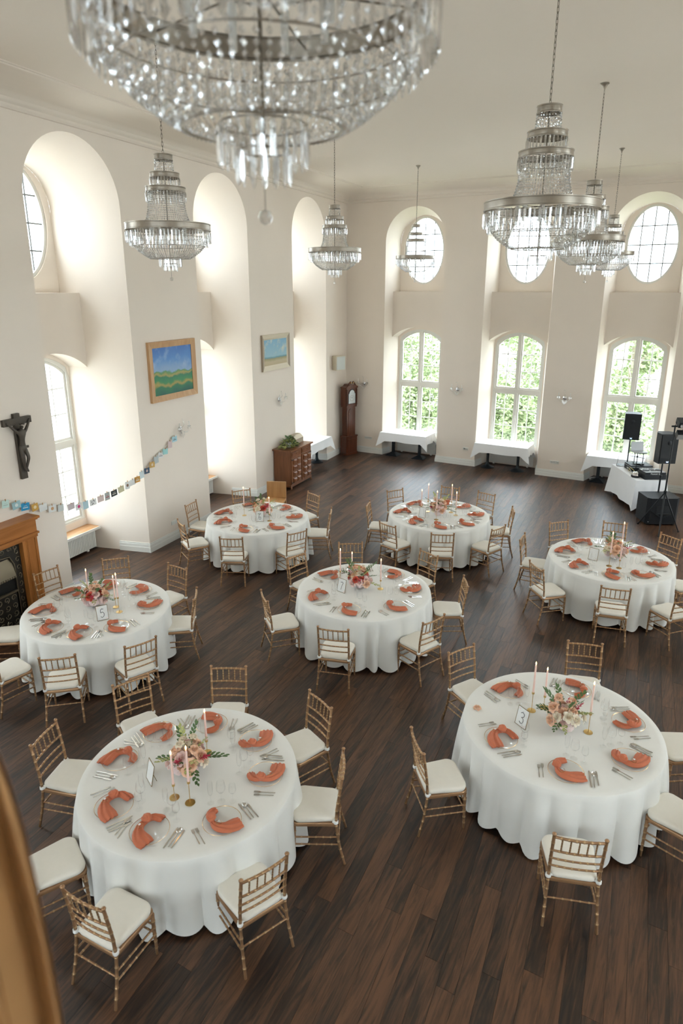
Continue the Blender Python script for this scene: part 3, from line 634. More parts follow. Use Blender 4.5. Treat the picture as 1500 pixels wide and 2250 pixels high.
for tk in CH:
    cx, cy = TC[tk]
    for i, (x, y, d) in enumerate(CH[tk]):
        sd = SD[tk][i]; T = TD[tk]
        chair(x, y, d, 'gold bamboo-style chair with cream cushion, %s side of %s' % (sd, T), 'gilt banquet chairs', i)
        th = math.atan2(y-cy, x-cx); rz = th+PI/2; M = Matrix.Translation((cx+.70*math.cos(th), cy+.70*math.sin(th), TZ)) @ Matrix.Rotation(rz, 4, 'Z')
        def P(px, py, pz=0.): return M @ Vector((px, py, pz))
        W = '%s place of %s' % (sd, T)
        jx, jy = rs.uniform(-.012, .012), rs.uniform(-.012, .012)
        p = thing('charger_plate', 'clear glass plate with gold rim, %s' % W, 'plate', P(jx, jy), rz, 'gold-rimmed glass plates')
        ob('plate', PLATE, p); ob('rim', RIM, p); ob('well_ring', WELL, p)
        nr = rz+rs.uniform(-.45, .35); n_ = ob('napkin', NAP[rs.randrange(4)], None, P(jx, jy, .020), nr); tag(n_, 'knotted rust-orange napkin, %s' % W, 'napkin', 'knotted rust napkins')
        q = P(jx, jy, .058)+Matrix.Rotation(nr, 3, 'Z') @ Vector((-.055, -.045, 0))
        j = thing('favour_jar', 'tiny round glass favour, %s' % W, 'favour', q, rs.random()*6, 'glass favours on the napkins', rot=(rs.uniform(-.2, .2), rs.uniform(-.2, .2), 0)); ob('jar', JAR, j); ob('band', JRING, j); ob('sticker', JLAB, j)
        for ms, nm, lb, px, py in ((WINE, 'wine_glass', 'large stemmed wine glass', .085, .215), (WHITE, 'wine_glass', 'small stemmed wine glass', .165, .165), (FLUTE, 'champagne_flute', 'slim champagne flute', .01, .25)):
            gl = thing(nm, '%s, %s' % (lb, W), 'glass', P(px+rs.uniform(-.008, .008), py+rs.uniform(-.008, .008), .0012), 0, 'table glasses')
            for me, pn in zip(ms, ('bowl', 'stem', 'foot')): ob(pn, me, gl)
        for me, nm, lb, px in ((FORK2, 'fork', 'outer fork', -.245), (FORK, 'fork', 'inner fork', -.212), (KNIFE, 'knife', 'inner knife', .200), (SPOON, 'spoon', 'soup spoon', .232), (KNIFE2, 'knife', 'outer knife', .262)):
            c_ = ob(nm, me, None, P(px, rs.uniform(-.03, .01)-.01, .0), rz+rs.uniform(-.06, .06)); tag(c_, 'steel %s, %s' % (lb, W), nm, 'steel cutlery')

# ------------------------------------------------------------------ flowers, candles, number cards
def rose_mesh(mt, seed, k=1.):
    rr = random.Random(seed); g = G()
    for lay, (np_, r, tilt, sz) in enumerate(((3, .006, 1.35, .020), (4, .012, 1.15, .024), (5, .018, .9, .028), (6, .024, .55, .031), (6, .029, .22, .031))):
        for q in range(np_):
            a = 2*PI*(q+.5*lay)/np_+rr.uniform(-.2, .2); rows = []
            for i in range(4):
                t = i/3; row = []
                for j in range(5):
                    u_ = j/4*2-1; wd = sz*.62*math.sin(PI*(.18+.62*t))*u_; el = tilt+.35*t*(lay > 2)*-1
                    rad = r+sz*t*math.cos(el)-abs(u_)**2*.004; h = sz*t*math.sin(el)-.006*lay*.4+.003*abs(u_)
                    row.append(((rad*math.cos(a)-wd*math.sin(a))*k, (rad*math.sin(a)+wd*math.cos(a))*k, h*k))
                rows.append(row)
            g.grid(rows)
    g.lathe([(0, -.02*k), (.012*k, -.014*k), (.016*k, -.002*k), (0, .004*k)], 8); return g.mesh('rose', mt, 70)
def hyd_mesh(seed):
    rr = random.Random(seed); g = G()
    for q in range(90):
        z = 1-1.5*(q+.5)/90; a = q*2.39996; s = math.sqrt(max(0, 1-z*z)); d = Vector((s*math.cos(a), s*math.sin(a), z)); c = d*.062
        e1 = d.orthogonal().normalized(); e1 = Matrix.Rotation(rr.random()*6, 3, d) @ e1; e2 = d.cross(e1)
        for b in range(4):
            an = b*PI/2; v = e1*math.cos(an)+e2*math.sin(an); w_ = d.cross(v); g.add([c, c+v*.008+w_*.007+d*.002, c+v*.016+d*.001, c+v*.008-w_*.007+d*.002], [(0, 1, 2, 3)])
    g.lathe([(0, -.055), (.04, -.035), (.052, 0), (.04, .036), (0, .052)], 10); return g.mesh('hydrangea', 'hydrangea', 40)
def leaf_mesh(mt, seed, n=7, L_=.12):
    rr = random.Random(seed); g = G(); g.tube([(0, 0, 0), (0, L_*.5, .012), (0, L_, .0)], [.002, .0015, .0008], 5)
    for k in range(n):
        t = .25+.75*k/(n-1); sg = 1 if k % 2 else -1; a = sg*(.9-.5*t)*(k < n-1); c = Vector((0, L_*t, .01*math.sin(PI*t))); d = Vector((math.sin(a), math.cos(a), rr.uniform(-.1, .25))).normalized(); w_ = d.cross(Vector((0, 0, 1))).normalized(); l = rr.uniform(.030, .046); b = l*.26; nrm = w_.cross(d)
        g.add([c, c+d*l*.35+w_*b+nrm*.004, c+d*l*.75+w_*b*.75+nrm*.003, c+d*l, c+d*l*.75-w_*b*.75+nrm*.003, c+d*l*.35-w_*b+nrm*.004, c+d*l*.5], [(0, 1, 6), (1, 2, 6), (2, 3, 6), (3, 4, 6), (4, 5, 6), (5, 0, 6)])
    return g.mesh('leaf_sprig', mt, 60)
def astilbe_mesh(seed):
    rr = random.Random(seed); g = G(); g.tube([(0, 0, 0), (0, 0, .1), (.01, 0, .15)], [.0018, .0015, .0008], 5)
    for k in range(26):
        t = k/25; a = rr.random()*6.28; l = .030*(1-t)+.006; z = .04+t*.11; e = Vector((math.cos(a)*l, math.sin(a)*l, l*.6)); b = Vector((.01*t, 0, z)); g.tube([b, b+e*.5, b+e], [.0022, .0042, .001], 5)
    return g.mesh('astilbe_plume', 'magenta', 60)
ROSE = {m: rose_mesh(m, i) for i, m in enumerate(('peach', 'blush', 'cream_petal', 'coral'))}
HYD = hyd_mesh(3); LEAF = [leaf_mesh('leaf', 1), leaf_mesh('leaf', 2, 9, .15), leaf_mesh('lime_leaf', 3, 8, .13)]; AST = astilbe_mesh(1)
g = G(); g.lathe([(0, 0), (.05, 0), (.058, .01), (.062, .05), (.058, .10), (.055, .10), (.058, .05), (.054, .014), (0, .01)], 24); VASE = g.mesh('vase', 'table_glass', 50)
def look(d, roll=0.):
    q = Vector(d).to_track_quat('Z', 'Y'); return (q @ Matrix.Rotation(roll, 3, 'Z').to_quaternion()).to_euler()
FL = {'A': (6.24, -14.50), '3': (9.11, -12.19), '7': (5.84, -10.33), '5': (2.90, -12.62), 'R': (8.97, -7.30), '6': (2.70, -8.40), '8': (5.67, -6.66)}
FLB = {'A': 'peach roses and pink hydrangea', '3': 'blush roses with leaves', '7': 'pink blooms with a coral rose', '5': 'dusty pink and coral roses', 'R': 'peach roses with trailing greenery', '6': 'peach and coral roses', '8': 'pale pink roses'}
for ti, (tk, (x, y)) in enumerate(FL.items()):
    rr = random.Random(50+ti); t = thing('flower_arrangement', '%s in a low vase on %s' % (FLB[tk], TD[tk]), 'flowers', (x, y, TZ), rr.random()*6, 'table flower arrangements'); t.scale = (1.14, 1.14, 1.14)
    ob('vase', VASE, t)
    for k in range(5):
        a = 2*PI*k/5+rr.random()*.6; ob('hydrangea', HYD, t, (.085*math.cos(a), .085*math.sin(a), .085+rr.uniform(-.02, .02)), rot=(rr.random(), rr.random(), rr.random()*6), scale=rr.uniform(.75, 1.0))
    cs = ['peach', 'blush', 'cream_petal', 'peach', 'blush']+(['coral'] if tk in '765' else ['peach'])
    for k in range(20):
        z = .15+.85*(k+.5)/20; a = k*2.39996+rr.uniform(-.3, .3); s = math.sqrt(max(0, 1-z*z)); d = Vector((s*math.cos(a), s*math.sin(a), z*.95)); rad = rr.uniform(.115, .175)
        p = Vector((d.x*rad, d.y*rad, .09+d.z*rad*rr.uniform(.9, 1.15))); ob('rose', ROSE[rr.choice(cs)], t, p, rot=look(d, rr.random()*6), scale=rr.uniform(.75, 1.1))
    for k in range(3):
        a = rr.random()*6.28; d = Vector((.35*math.cos(a), .35*math.sin(a), 1)).normalized(); p = Vector((0, 0, .12))+d*rr.uniform(.17, .20); ob('rose', ROSE[rr.choice(('peach', 'cream_petal'))], t, p, rot=look(d), scale=.7)
        g = G(); g.tube([(0, 0, .1), p*.6+Vector((0, 0, .05)), p], .002, 5); part('stem', g, 'stem', t)
    for k in range(15):
        a = 2*PI*k/15+rr.random(); el = rr.uniform(-.25, 1.0); d = Vector((math.cos(a)*math.cos(el), math.sin(a)*math.cos(el), math.sin(el))); e = (Matrix.Rotation(a-PI/2, 3, 'Z') @ Matrix.Rotation(el, 3, 'X')).to_euler()
        ob('leaf_sprig', LEAF[rr.randrange(3)], t, Vector((0, 0, .13))+d*.10, rot=e, scale=rr.uniform(.9, 1.3))
    for k in range(2):
        a = rr.random()*6.28; d = Vector((math.cos(a), math.sin(a), rr.uniform(.2, .9))).normalized(); ob('astilbe_plume', AST, t, Vector((0, 0, .11))+d*.09, rot=look(d), scale=rr.uniform(.8, 1.1))
# candles
CANDLE_R = .0112
def holder_meshes(h):
    b = G(); b.lathe([(0, 0), (.042, 0), (.044, .002), (.043, .005), (.006, .007), (0, .007)], 28); s = G(); s.tube([(0, 0, .006), (0, 0, h)], .003, 8)
    c = G(); c.lathe([(.004, h-.004), (.0135, h), (.0140, h+.022), (.0120, h+.022), (.0118, h+.004), (0, h+.003)], 14); return b.mesh('base', 'brass', 40), s.mesh('stem', 'brass', 60), c.mesh('cup', 'brass', 50)
def candle_meshes(L_):
    a = G(); a.lathe([(0, 0), (.0108, 0), (.0112, .01), (.0088, L_-.006), (.006, L_), (0, L_-.002)], 12); b = G(); b.tube([(0, 0, L_-.004), (.001, 0, L_+.008)], .0012, 5)
    c = G(); c.lathe([(0, L_+.003), (.0045, L_+.009), (.0062, L_+.016), (.0045, L_+.028), (.0018, L_+.038), (0, L_+.044)], 10); return a.mesh('wax', 'candle_wax', 50), b.mesh('wick', 'wick'), c.mesh('flame', 'flame', 80)
HT, HS = holder_meshes(.205), holder_meshes(.125); CT, CS_ = candle_meshes(.335), candle_meshes(.315)
CAND = {'A': [(6.35, -14.81, 0, 'left of the front pair'), (6.51, -14.79, 1, 'right of the front pair'), (6.22, -14.22, 0, 'behind the flowers')],
        '3': [(9.35, -12.14, 1, 'right of the flowers'), (8.77, -12.06, 1, 'leftmost'), (8.87, -11.94, 0, 'second from left')],
        '7': [(6.12, -10.20, 0, 'right of the flowers'), (5.53, -10.36, 1, 'leftmost'), (5.63, -10.18, 0, 'second from left')],
        'R': [(8.95, -7.67, 1, 'front left of the flowers'), (9.10, -7.68, 0, 'front right of the flowers'), (9.05, -7.08, 1, 'behind the flowers')],
        '6': [(2.99, -8.56, 0, 'right of the flowers'), (2.38, -8.54, 1, 'left of the flowers')],
        '8': [(5.74, -6.95, 1, 'in front of the flowers'), (5.98, -6.52, 0, 'right of the flowers'), (5.42, -6.58, 1, 'second from left'), (5.84, -6.40, 1, 'behind the flowers'), (5.33, -6.70, 0, 'leftmost')],
        '5': [(3.31, -12.59, 1, 'right of the close pair'), (3.16, -12.51, 0, 'left of the close pair'), (2.66, -12.54, 0, 'left of the flowers')]}
for tk, L_ in CAND.items():
    for x, y, tall, wh in L_:
        hm, cm = (HT, CT) if tall else (HS, CS_); zc = TZ+(.209 if tall else .129)
        h = thing('candle_holder', 'brass candle holder %s on %s' % (wh, TD[tk]), 'candle holder', (x, y, TZ), 0, 'brass candle holders')
        for me, pn in zip(hm, ('base', 'stem', 'cup')): ob(pn, me, h)
        c = thing('taper_candle', 'lit pink taper candle %s on %s' % (wh, TD[tk]), 'candle', (x, y, zc), 0, 'pink taper candles')
        for me, pn in zip(cm, ('wax', 'wick', 'flame')): ob(pn, me, c)
# number cards in thin metal frames
DIG = {'3': [(-.022, .045), (0, .056), (.022, .042), (.016, .018), (-.004, .008), (.020, -.004), (.022, -.032), (0, -.05), (-.024, -.038)],
       '5': [(.020, .052), (-.014, .052), (-.018, .012), (.004, .018), (.022, -.004), (.014, -.036), (-.008, -.046), (-.022, -.034)],
       '7': [(-.022, .05), (.022, .05), (.006, .01), (-.006, -.048)],
       '6': [(.014, .054), (-.010, .03), (-.021, -.01), (-.012, -.04), (.010, -.044), (.020, -.022), (.008, -.002), (-.014, -.012)]}
def spline(pts, k=6):
    out = []
    for i in range(len(pts)-1):
        p0, p1, p2, p3 = pts[max(0, i-1)], pts[i], pts[i+1], pts[min(len(pts)-1, i+2)]
        for j in range(k):
            t = j/k; out.append(tuple(.5*((2*p1[q])+(-p0[q]+p2[q])*t+(2*p0[q]-5*p1[q]+4*p2[q]-p3[q])*t*t+(-p0[q]+3*p1[q]-3*p2[q]+p3[q])*t**3) for q in range(len(p1))))
    return out+[pts[-1]]
def number_card(tk, x, y, deg, dig, lab, frame='brass_dark'):
    t = thing('number_card', lab, 'table number', (x, y, TZ), R_(deg), 'table number cards', rot=(R_(-12), 0, R_(deg)))
    g = G(); a, b = .072, .20
    for p0, p1 in (((-a, .004), (a, .004)), ((-a, b), (a, b)), ((-a, .004), (-a, b)), ((a, .004), (a, b))): g.tube([(p0[0], 0, p0[1]), (p1[0], 0, p1[1])], .0035, 6)
    part('frame', g, frame, t); g = G(); g.box((0, 0, (b+.004)/2), (2*a, .0025, b-.004)); part('card', g, 'card_white', t)
    g = G(); g.tube([(-.03, .003, .12), (-.03, .06, .0175)], .0025, 6); g.tube([(.03, .003, .12), (.03, .06, .0175)], .0025, 6); part('easel', g, frame, t)
    if dig:
        g = G(); g.tube([(px, -.0024, .092+pz*1.1) for px, pz in spline(DIG[dig])], .0032, 6); part('numeral', g, 'ink', t)
        g = G()
        for q in range(6): an = q*PI/3; g.lathe([(0, .001), (.0035, 0), (0, -.001)], 6, (.006*math.cos(an)-.0, 0, .160+.006*math.sin(an))); 
        g.v = [(vx, -.0015+(vy)*.3, vz) for vx, vy, vz in g.v]; part('flower_motif', g, 'ink', t)
    g = G(); rr = random.Random(ord(tk))
    for (ox, oz) in ((-a*.72, b*.9), (a*.72, .024)):
        for q in range(5): px, pz = ox+rr.uniform(-.012, .012), oz+rr.uniform(-.01, .01); g.box((px, -.0018, pz), (.008, .001, .006), M=Matrix.Rotation(rr.random()*3, 3, 'Y'))
    part('floral_print', g, 'blush', t); return t
number_card('3', 8.73, -12.38, -31, '3', 'framed card with handwritten number 3, tilted beside blush flowers')
number_card('5', 3.30, -12.86, 58, '5', 'white card with handwritten number 5 beside pink roses')
number_card('7', 5.66, -10.58, -11, '7', 'framed card with handwritten number 7 on the centre table')
number_card('6', 2.85, -8.68, 29, '6', 'framed card with handwritten number 6 on the table near the sideboard')
number_card('A', 6.02, -14.78, -27, None, 'framed number card seen edge-on at the table beside the gold curtain')
number_card('8', 5.45, -6.97, -11, None, 'framed number card seen edge-on at the far table with five candles')
number_card('R', 8.68, -7.55, -10, None, 'framed card with floral print at the table nearest the loudspeakers')

# ------------------------------------------------------------------ crystal chandeliers (origin: centre of the main ring)
def prism_mesh(L_, w_=.018):
    g = G(); a, b = w_/2, w_/3
    g.loft([[(-a*.5, -b*.4, 0), (a*.5, -b*.4, 0), (a*.5, b*.4, 0), (-a*.5, b*.4, 0)], [(-a, -b*.3, -.008), (0, -b, -.008), (a, b*.3, -.008), (0, b, -.008)], [(-a, -b*.3, -L_+.014), (0, -b, -L_+.014), (a, b*.3, -L_+.014), (0, b, -L_+.014)], [(-a*.2, -b*.2, -L_), (a*.2, -b*.2, -L_), (a*.2, b*.2, -L_), (-a*.2, b*.2, -L_)]], True, True)
    return g.mesh('crystal_prism', 'crystal')
PR = {L_: prism_mesh(L_) for L_ in (.075, .085, .105, .12)}
BR = random.Random(9)
def bead(g, p, r=.0095):
    x, y, z = p; a = r*.9; th = BR.random()*1.6; c_, s_ = a*math.cos(th), a*math.sin(th)
    g.add([(x, y, z+r*1.1), (x+c_, y+s_, z), (x-s_, y+c_, z), (x-c_, y-s_, z), (x+s_, y-c_, z), (x, y, z-r*1.1)], [(0, 1, 2), (0, 2, 3), (0, 3, 4), (0, 4, 1), (5, 2, 1), (5, 3, 2), (5, 4, 3), (5, 1, 4)])
def strands(n, prof, step=.0245, r=.0098):
    g = G(); P = [Vector((a, 0, b)) for a, b in prof]; L_ = [0]
    for i in range(1, len(P)): L_.append(L_[-1]+(P[i]-P[i-1]).length)
    ks = int(L_[-1]/step)
    for q in range(n):
        a = 2*PI*q/n
        for k in range(ks+1):
            d = min(L_[-1], k*step)
            for i in range(1, len(P)):
                if d <= L_[i]+1e-9: t = (d-L_[i-1])/(L_[i]-L_[i-1]); p = P[i-1].lerp(P[i], t); break
            bead(g, (p.x*math.cos(a), p.x*math.sin(a), p.z), r)
    return g.mesh('bead_strands', 'crystal')
def band(r, z0, z1, rib=True):
    g = G(); t = .004; m = (z0+z1)/2
    g.lathe([(r-t, z0), (r+.003, z0), (r+.003, z0+.008), (r-.002, z0+.012), (r-.001, m), (r-.002, z1-.012), (r+.003, z1-.008), (r+.003, z1), (r-t, z1)], 64)
    g.f = g.f[:-2]; g.m = g.m[:-2]; return g.mesh('ring_band', 'nickel', 30)
def hoop(r, z, t=.003):
    g = G(); g.tube([(r*math.cos(2*PI*j/32), r*math.sin(2*PI*j/32), z) for j in range(32)], t, 6, closed=True); return g.mesh('hoop', 'nickel', 60)
CB = [band(.102, .71, .77), band(.165, .525, .58), band(.225, .375, .43), band(.487, -.037, .037)]
CHOOP = [hoop(.445, -.11), hoop(.40, -.21), hoop(.225, -.345, .004), hoop(.125, -.335), hoop(.075, -.40), hoop(.205, .33), hoop(.26, .05)]
CBEAD = [strands(26, [(.098, .71), (.104, .58)]), strands(60, [(.205, .36), (.205, .28), (.215, .18), (.235, .10), (.26, .05)]), strands(80, [(.465, -.05), (.452, -.12), (.42, -.19), (.36, -.26), (.29, -.31), (.225, -.345)])]
g = G(); g.tube([(0, 0, .74), (0, 0, -.46)], .006, 8)
for z, r in ((.0, .48), (.40, .222), (.55, .162), (.74, .1)):
    for q in range(6): a = q*PI/3; g.tube([(0, 0, z), (r*math.cos(a), r*math.sin(a), z)], .0035, 6)
CROD = g.mesh('inner_frame', 'chain_metal', 60)
g = G(); g.lathe([(0, -.10), (.012, -.10), (.012, -.03), (.016, -.01), (.012, .02), (0, .045)], 10)
CBULB = g.mesh('candle_bulb', 'bulb_glass', 60)
g = G(); g.lathe([(0, -.022), (.016, -.016), (.022, 0), (.016, .016), (0, .022)], 10); CBALL = g.mesh('crystal_ball', 'crystal')
g = G(); g.tube([(0, 0, -.43), (0, 0, -.555)], .0018, 5); CWIRE = g.mesh('ball_wire', 'chain_metal')
g = G(); g.lathe([(0, -.09), (.008, -.085), (.014, -.06), (.04, -.02), (.055, -.012), (.055, 0), (0, 0)], 20); CCAN = g.mesh('ceiling_cap', 'nickel', 40)
g = G(); g.tube([(.0085*math.cos(a), 0, .021*math.sin(a)+(.006 if math.sin(a) > 0 else -.006)) for a in [2*PI*j/10 for j in range(10)]], .0026, 5, closed=True); LINK = g.mesh('link', 'chain_metal', 60)
def chandelier(x, y, z, label, k=1., hide_beads=False):
    t = thing('crystal_chandelier', label, 'chandelier', (x, y, z), random.Random(int(x*100)).random(), 'crystal chandeliers'); t.scale = (k, k, k)
    for me in CB: ob('ring_band', me, t)
    for me in CHOOP: ob('hoop', me, t)
    for me in CBEAD: o = ob('bead_strands', me, t); o['kind'] = 'stuff'
    ob('inner_frame', CROD, t);  ob('crystal_ball', CBALL, t, (0, 0, -.575)); ob('ball_wire', CWIRE, t)
    for n, r, z0, L_ in ((76, .486, -.055, .12), (64, .446, -.115, .105), (40, .226, .372, .105), (30, .166, .522, .085), (24, .127, -.34, .105), (14, .077, -.405, .085)):
        for q in range(n):
            a = 2*PI*q/n; ob('crystal_prism', PR[L_], t, (r*math.cos(a), r*math.sin(a), z0), a+PI/2)
    for q in range(8): ob('candle_bulb', CBULB, t, (.2*math.cos(q*PI/4+.2), .2*math.sin(q*PI/4+.2), 0))
    H = (HC-.003-z)/k; ob('ceiling_cap', CCAN, t, (0, 0, H))
    z0 = .775; n = max(1, int((H-.085-z0)/.040))
    ch = bpy.data.objects.new('chain', None); col.objects.link(ch); ch.parent = t; ch.empty_display_size = .05
    for q in range(n): ob('link', LINK, ch, (0, 0, z0+(q+.5)*(H-.085-z0)/n), (q % 2)*PI/2, scale=(1, 1, (H-.085-z0)/n/.040))
    return t
def on_bearing(px, D, zc):
    """point at height zc under the photo bearing px, at optical depth D"""
    d = ray(px); t = D/(d@fw); P = CAM+d*t; return P[0], P[1]
def dep(x, y, z): return (np.array((x, y, z))-CAM)@fw
zb = 5.70
x, y = on_bearing((911, 571), .93*F_PX/86, 5); chandelier(3.55, -3.2, 5.70, 'crystal chandelier hanging before the left oval back window', .93)
chandelier(7.80, -3.05, 5.70, 'small far crystal chandelier partly hidden, before the right oval window', .95)
chandelier(8.13, -7.72, 5.68, 'crystal chandelier second in the right row, overlapped by the nearer one')
x, y = on_bearing((735, 560), .98*F_PX/116, 5); chandelier(x, y, 5.68, 'crystal chandelier hanging left of the room corner')
x, y = on_bearing((370, 510), .98*F_PX/184, 5); chandelier(x, y, 5.68, 'crystal chandelier hanging before the left wall between tall niches')
x, y = on_bearing((1188, 470), .98*F_PX/249, 5); chandelier(x, y, 5.68, 'large crystal chandelier at upper right on a long chain')
x, y = on_bearing((578, 300), 1.86, 5); chandelier(x, y, 5.775, 'huge blurred crystal chandelier nearest the camera at the top')

# ------------------------------------------------------------------ on the left wall
def wallobj(name, label, cat, s, z, dep_=0., group=None): return thing(name, label, cat, LW(s, dep_, z), RZ_L, group)
def frame_geo(w_, h_, t, d0, d1):
    """mitred picture frame: outer w_ x h_, moulding width t, from depth d0 (back) to d1 (front, towards the room = -y)"""
    gs = []
    for (ax, az), (bx, bz) in (((-1, -1), (1, -1)), ((1, -1), (1, 1)), ((1, 1), (-1, 1)), ((-1, 1), (-1, -1))):
        g = G(); o = [(ax*w_/2, az*h_/2), (bx*w_/2, bz*h_/2)]; i_ = [(ax*(w_/2-t), az*(h_/2-t)), (bx*(w_/2-t), bz*(h_/2-t))]; m = [((o[k][0]+i_[k][0])/2, (o[k][1]+i_[k][1])/2) for k in (0, 1)]
        pr = lambda p, y: (p[0], y, p[1])
        g.loft([[pr(o[k], d0), pr(o[k], d1), pr(m[k], d1+.012), pr(i_[k], d1+.02), pr(i_[k], d0)] for k in (0, 1)], True, True); gs.append(g)
    return gs
def canvas_mat(name, kind):
    m = bpy.data.materials.new(name); m.use_nodes = True; N, L = nodes(m); b = N['Principled BSDF']; b.inputs['Roughness'].default_value = .45
    tc = N.new('ShaderNodeTexCoord'); nz = N.new('ShaderNodeTexNoise'); nz.inputs['Scale'].default_value = 3.2; nz.inputs['Detail'].default_value = 5; L.new(tc.outputs['Object'], nz.inputs[0])
    sp = N.new('ShaderNodeSeparateXYZ'); L.new(tc.outputs['Object'], sp.inputs[0])
    sn = N.new('ShaderNodeMath'); sn.operation = 'MULTIPLY_ADD'; sn.inputs[1].default_value = .30 if kind == 1 else .06; sb = N.new('ShaderNodeMath'); sb.operation = 'SUBTRACT'; sb.inputs[1].default_value = .5
    L.new(nz.outputs['Fac'], sb.inputs[0]); L.new(sb.outputs[0], sn.inputs[0]); L.new(sp.outputs['Z'], sn.inputs[2])
    mr = N.new('ShaderNodeMapRange'); mr.inputs[1].default_value = -.45; mr.inputs[2].default_value = .45; L.new(sn.outputs[0], mr.inputs[0])
    rp = N.new('ShaderNodeValToRGB'); e = rp.color_ramp.elements; L.new(mr.outputs[0], rp.inputs[0])
    stops = [(.0, (.02, .12, .09)), (.14, (.03, .20, .09)), (.2, (.45, .33, .09)), (.27, (.05, .26, .10)), (.38, (.03, .20, .10)), (.42, (.42, .34, .11)), (.47, (.10, .28, .10)), (.50, (.28, .42, .62)), (.75, (.10, .27, .60)), (1., (.05, .17, .50))] if kind == 1 else \
            [(.0, (.40, .31, .17)), (.25, (.50, .40, .24)), (.33, (.30, .27, .13)), (.36, (.10, .28, .34)), (.40, (.30, .50, .58)), (1., (.16, .38, .58))]
    e[0].position, e[0].color = stops[0][0], (*stops[0][1], 1); e[1].position, e[1].color = stops[-1][0], (*stops[-1][1], 1)
    for p, c in stops[1:-1]: x_ = e.new(p); x_.color = (*c, 1)
    n2 = N.new('ShaderNodeTexNoise'); n2.inputs['Scale'].default_value = 4.5; n2.inputs['Detail'].default_value = 6; L.new(tc.outputs['Object'], n2.inputs[0])
    cr_ = N.new('ShaderNodeMapRange'); cr_.inputs[1].default_value = .52; cr_.inputs[2].default_value = .66; L.new(n2.outputs['Fac'], cr_.inputs[0])
    sk = N.new('ShaderNodeMapRange'); sk.inputs[1].default_value = .5 if kind == 1 else .42; sk.inputs[2].default_value = .62; L.new(mr.outputs[0], sk.inputs[0])
    ml = N.new('ShaderNodeMath'); ml.operation = 'MULTIPLY'; L.new(cr_.outputs[0], ml.inputs[0]); L.new(sk.outputs[0], ml.inputs[1]); ml2 = N.new('ShaderNodeMath'); ml2.operation = 'MULTIPLY'; ml2.inputs[1].default_value = .35 if kind == 1 else .8; L.new(ml.outputs[0], ml2.inputs[0])
    mx = N.new('ShaderNodeMix'); mx.data_type = 'RGBA'; mx.inputs[7].default_value = (.55, .66, .75, 1) if kind == 1 else (.72, .68, .52, 1); L.new(ml2.outputs[0], mx.inputs[0]); L.new(rp.outputs[0], mx.inputs[6]); L.new(mx.outputs[2], b.inputs['Base Color']); MT[name] = m
canvas_mat('coast_canvas', 1); canvas_mat('beach_canvas', 2)
t = wallobj('framed_painting', 'large painting of blue sky over green hills in light wooden frame', 'painting', 8.45, 3.47)
for g in frame_geo(1.41, 1.13, .115, 0, -.06): part('frame_side', g, 'frame_gold', t, 30)
g = G(); g.box((0, -.02, 0), (1.19, .02, .91)); part('canvas', g, 'coast_canvas', t)
t = wallobj('framed_painting', 'smaller painting of a beach under a cloudy blue sky', 'painting', 4.41, 3.485)
for g, mt in zip(frame_geo(1.36, .87, .085, 0, -.05), ('frame_cream', 'frame_taupe', 'frame_cream', 'frame_taupe')): part('frame_side', g, mt, t, 30)
for g in frame_geo(1.19, .70, .05, -.005, -.035): part('inner_slip', g, 'frame_cream', t, 30)
g = G(); g.box((0, -.012, 0), (1.10, .02, .62)); part('canvas', g, 'beach_canvas', t)
# crucifix
t = wallobj('crucifix', 'dark carved crucifix on the left wall above the string of cards', 'crucifix', 12.165, 2.72)
g = G(); g.box((0, -.03, 0), (.105, .05, 1.0)); part('cross_upright', g, 'bronze', t); g = G(); g.box((0, -.032, .385), (.49, .054, .10)); part('cross_beam', g, 'bronze', t)
sk_v = [(.0, -.09, -.02), (.0, -.10, .10), (.01, -.10, .215), (.005, -.10, .275), (.012, -.125, .325), (-.07, -.095, .235), (-.13, -.08, .31), (-.205, -.065, .395), (.085, -.095, .235), (.15, -.08, .31), (.21, -.065, .40), (-.035, -.09, -.03), (-.045, -.13, -.17), (-.012, -.095, -.33), (.035, -.09, -.03), (.05, -.13, -.17), (.015, -.10, -.33), (-.005, -.12, -.385), (.02, -.125, -.39)]
sk_e = [(0, 1), (1, 2), (2, 3), (3, 4), (2, 5), (5, 6), (6, 7), (2, 8), (8, 9), (9, 10), (0, 11), (11, 12), (12, 13), (0, 14), (14, 15), (15, 16), (13, 17), (16, 18)]
sk_r = [.044, .040, .050, .020, .034, .026, .020, .014, .026, .020, .014, .034, .027, .016, .034, .027, .016, .014, .014]
me = bpy.data.meshes.new('figure'); me.from_pydata(sk_v, sk_e, []); me.materials.append(MT['bronze']); fo = ob('figure', me, t)
md = fo.modifiers.new('skin', 'SKIN')
for i, sv in enumerate(me.skin_vertices[0].data): sv.radius = (sk_r[i], sk_r[i]); sv.use_root = (i == 0)
md2 = fo.modifiers.new('sub', 'SUBSURF'); md2.levels = 2; md2.render_levels = 2
g = G(); g.lathe([(.05, -.05), (.062, -.02), (.058, .02), (.048, .035)], 14, (0, -.09, -.01), sy=.8); g.box((.075, -.095, -.01), (.05, .02, .035)); part('loincloth', g, 'bronze', t, 60)
g = G(); g.tube([(.012+.036*math.cos(a), -.125+.036*math.sin(a), .348+.004*math.sin(5*a)) for a in [2*PI*j/14 for j in range(14)]], .006, 5, closed=True); part('crown', g, 'bronze', t, 60)
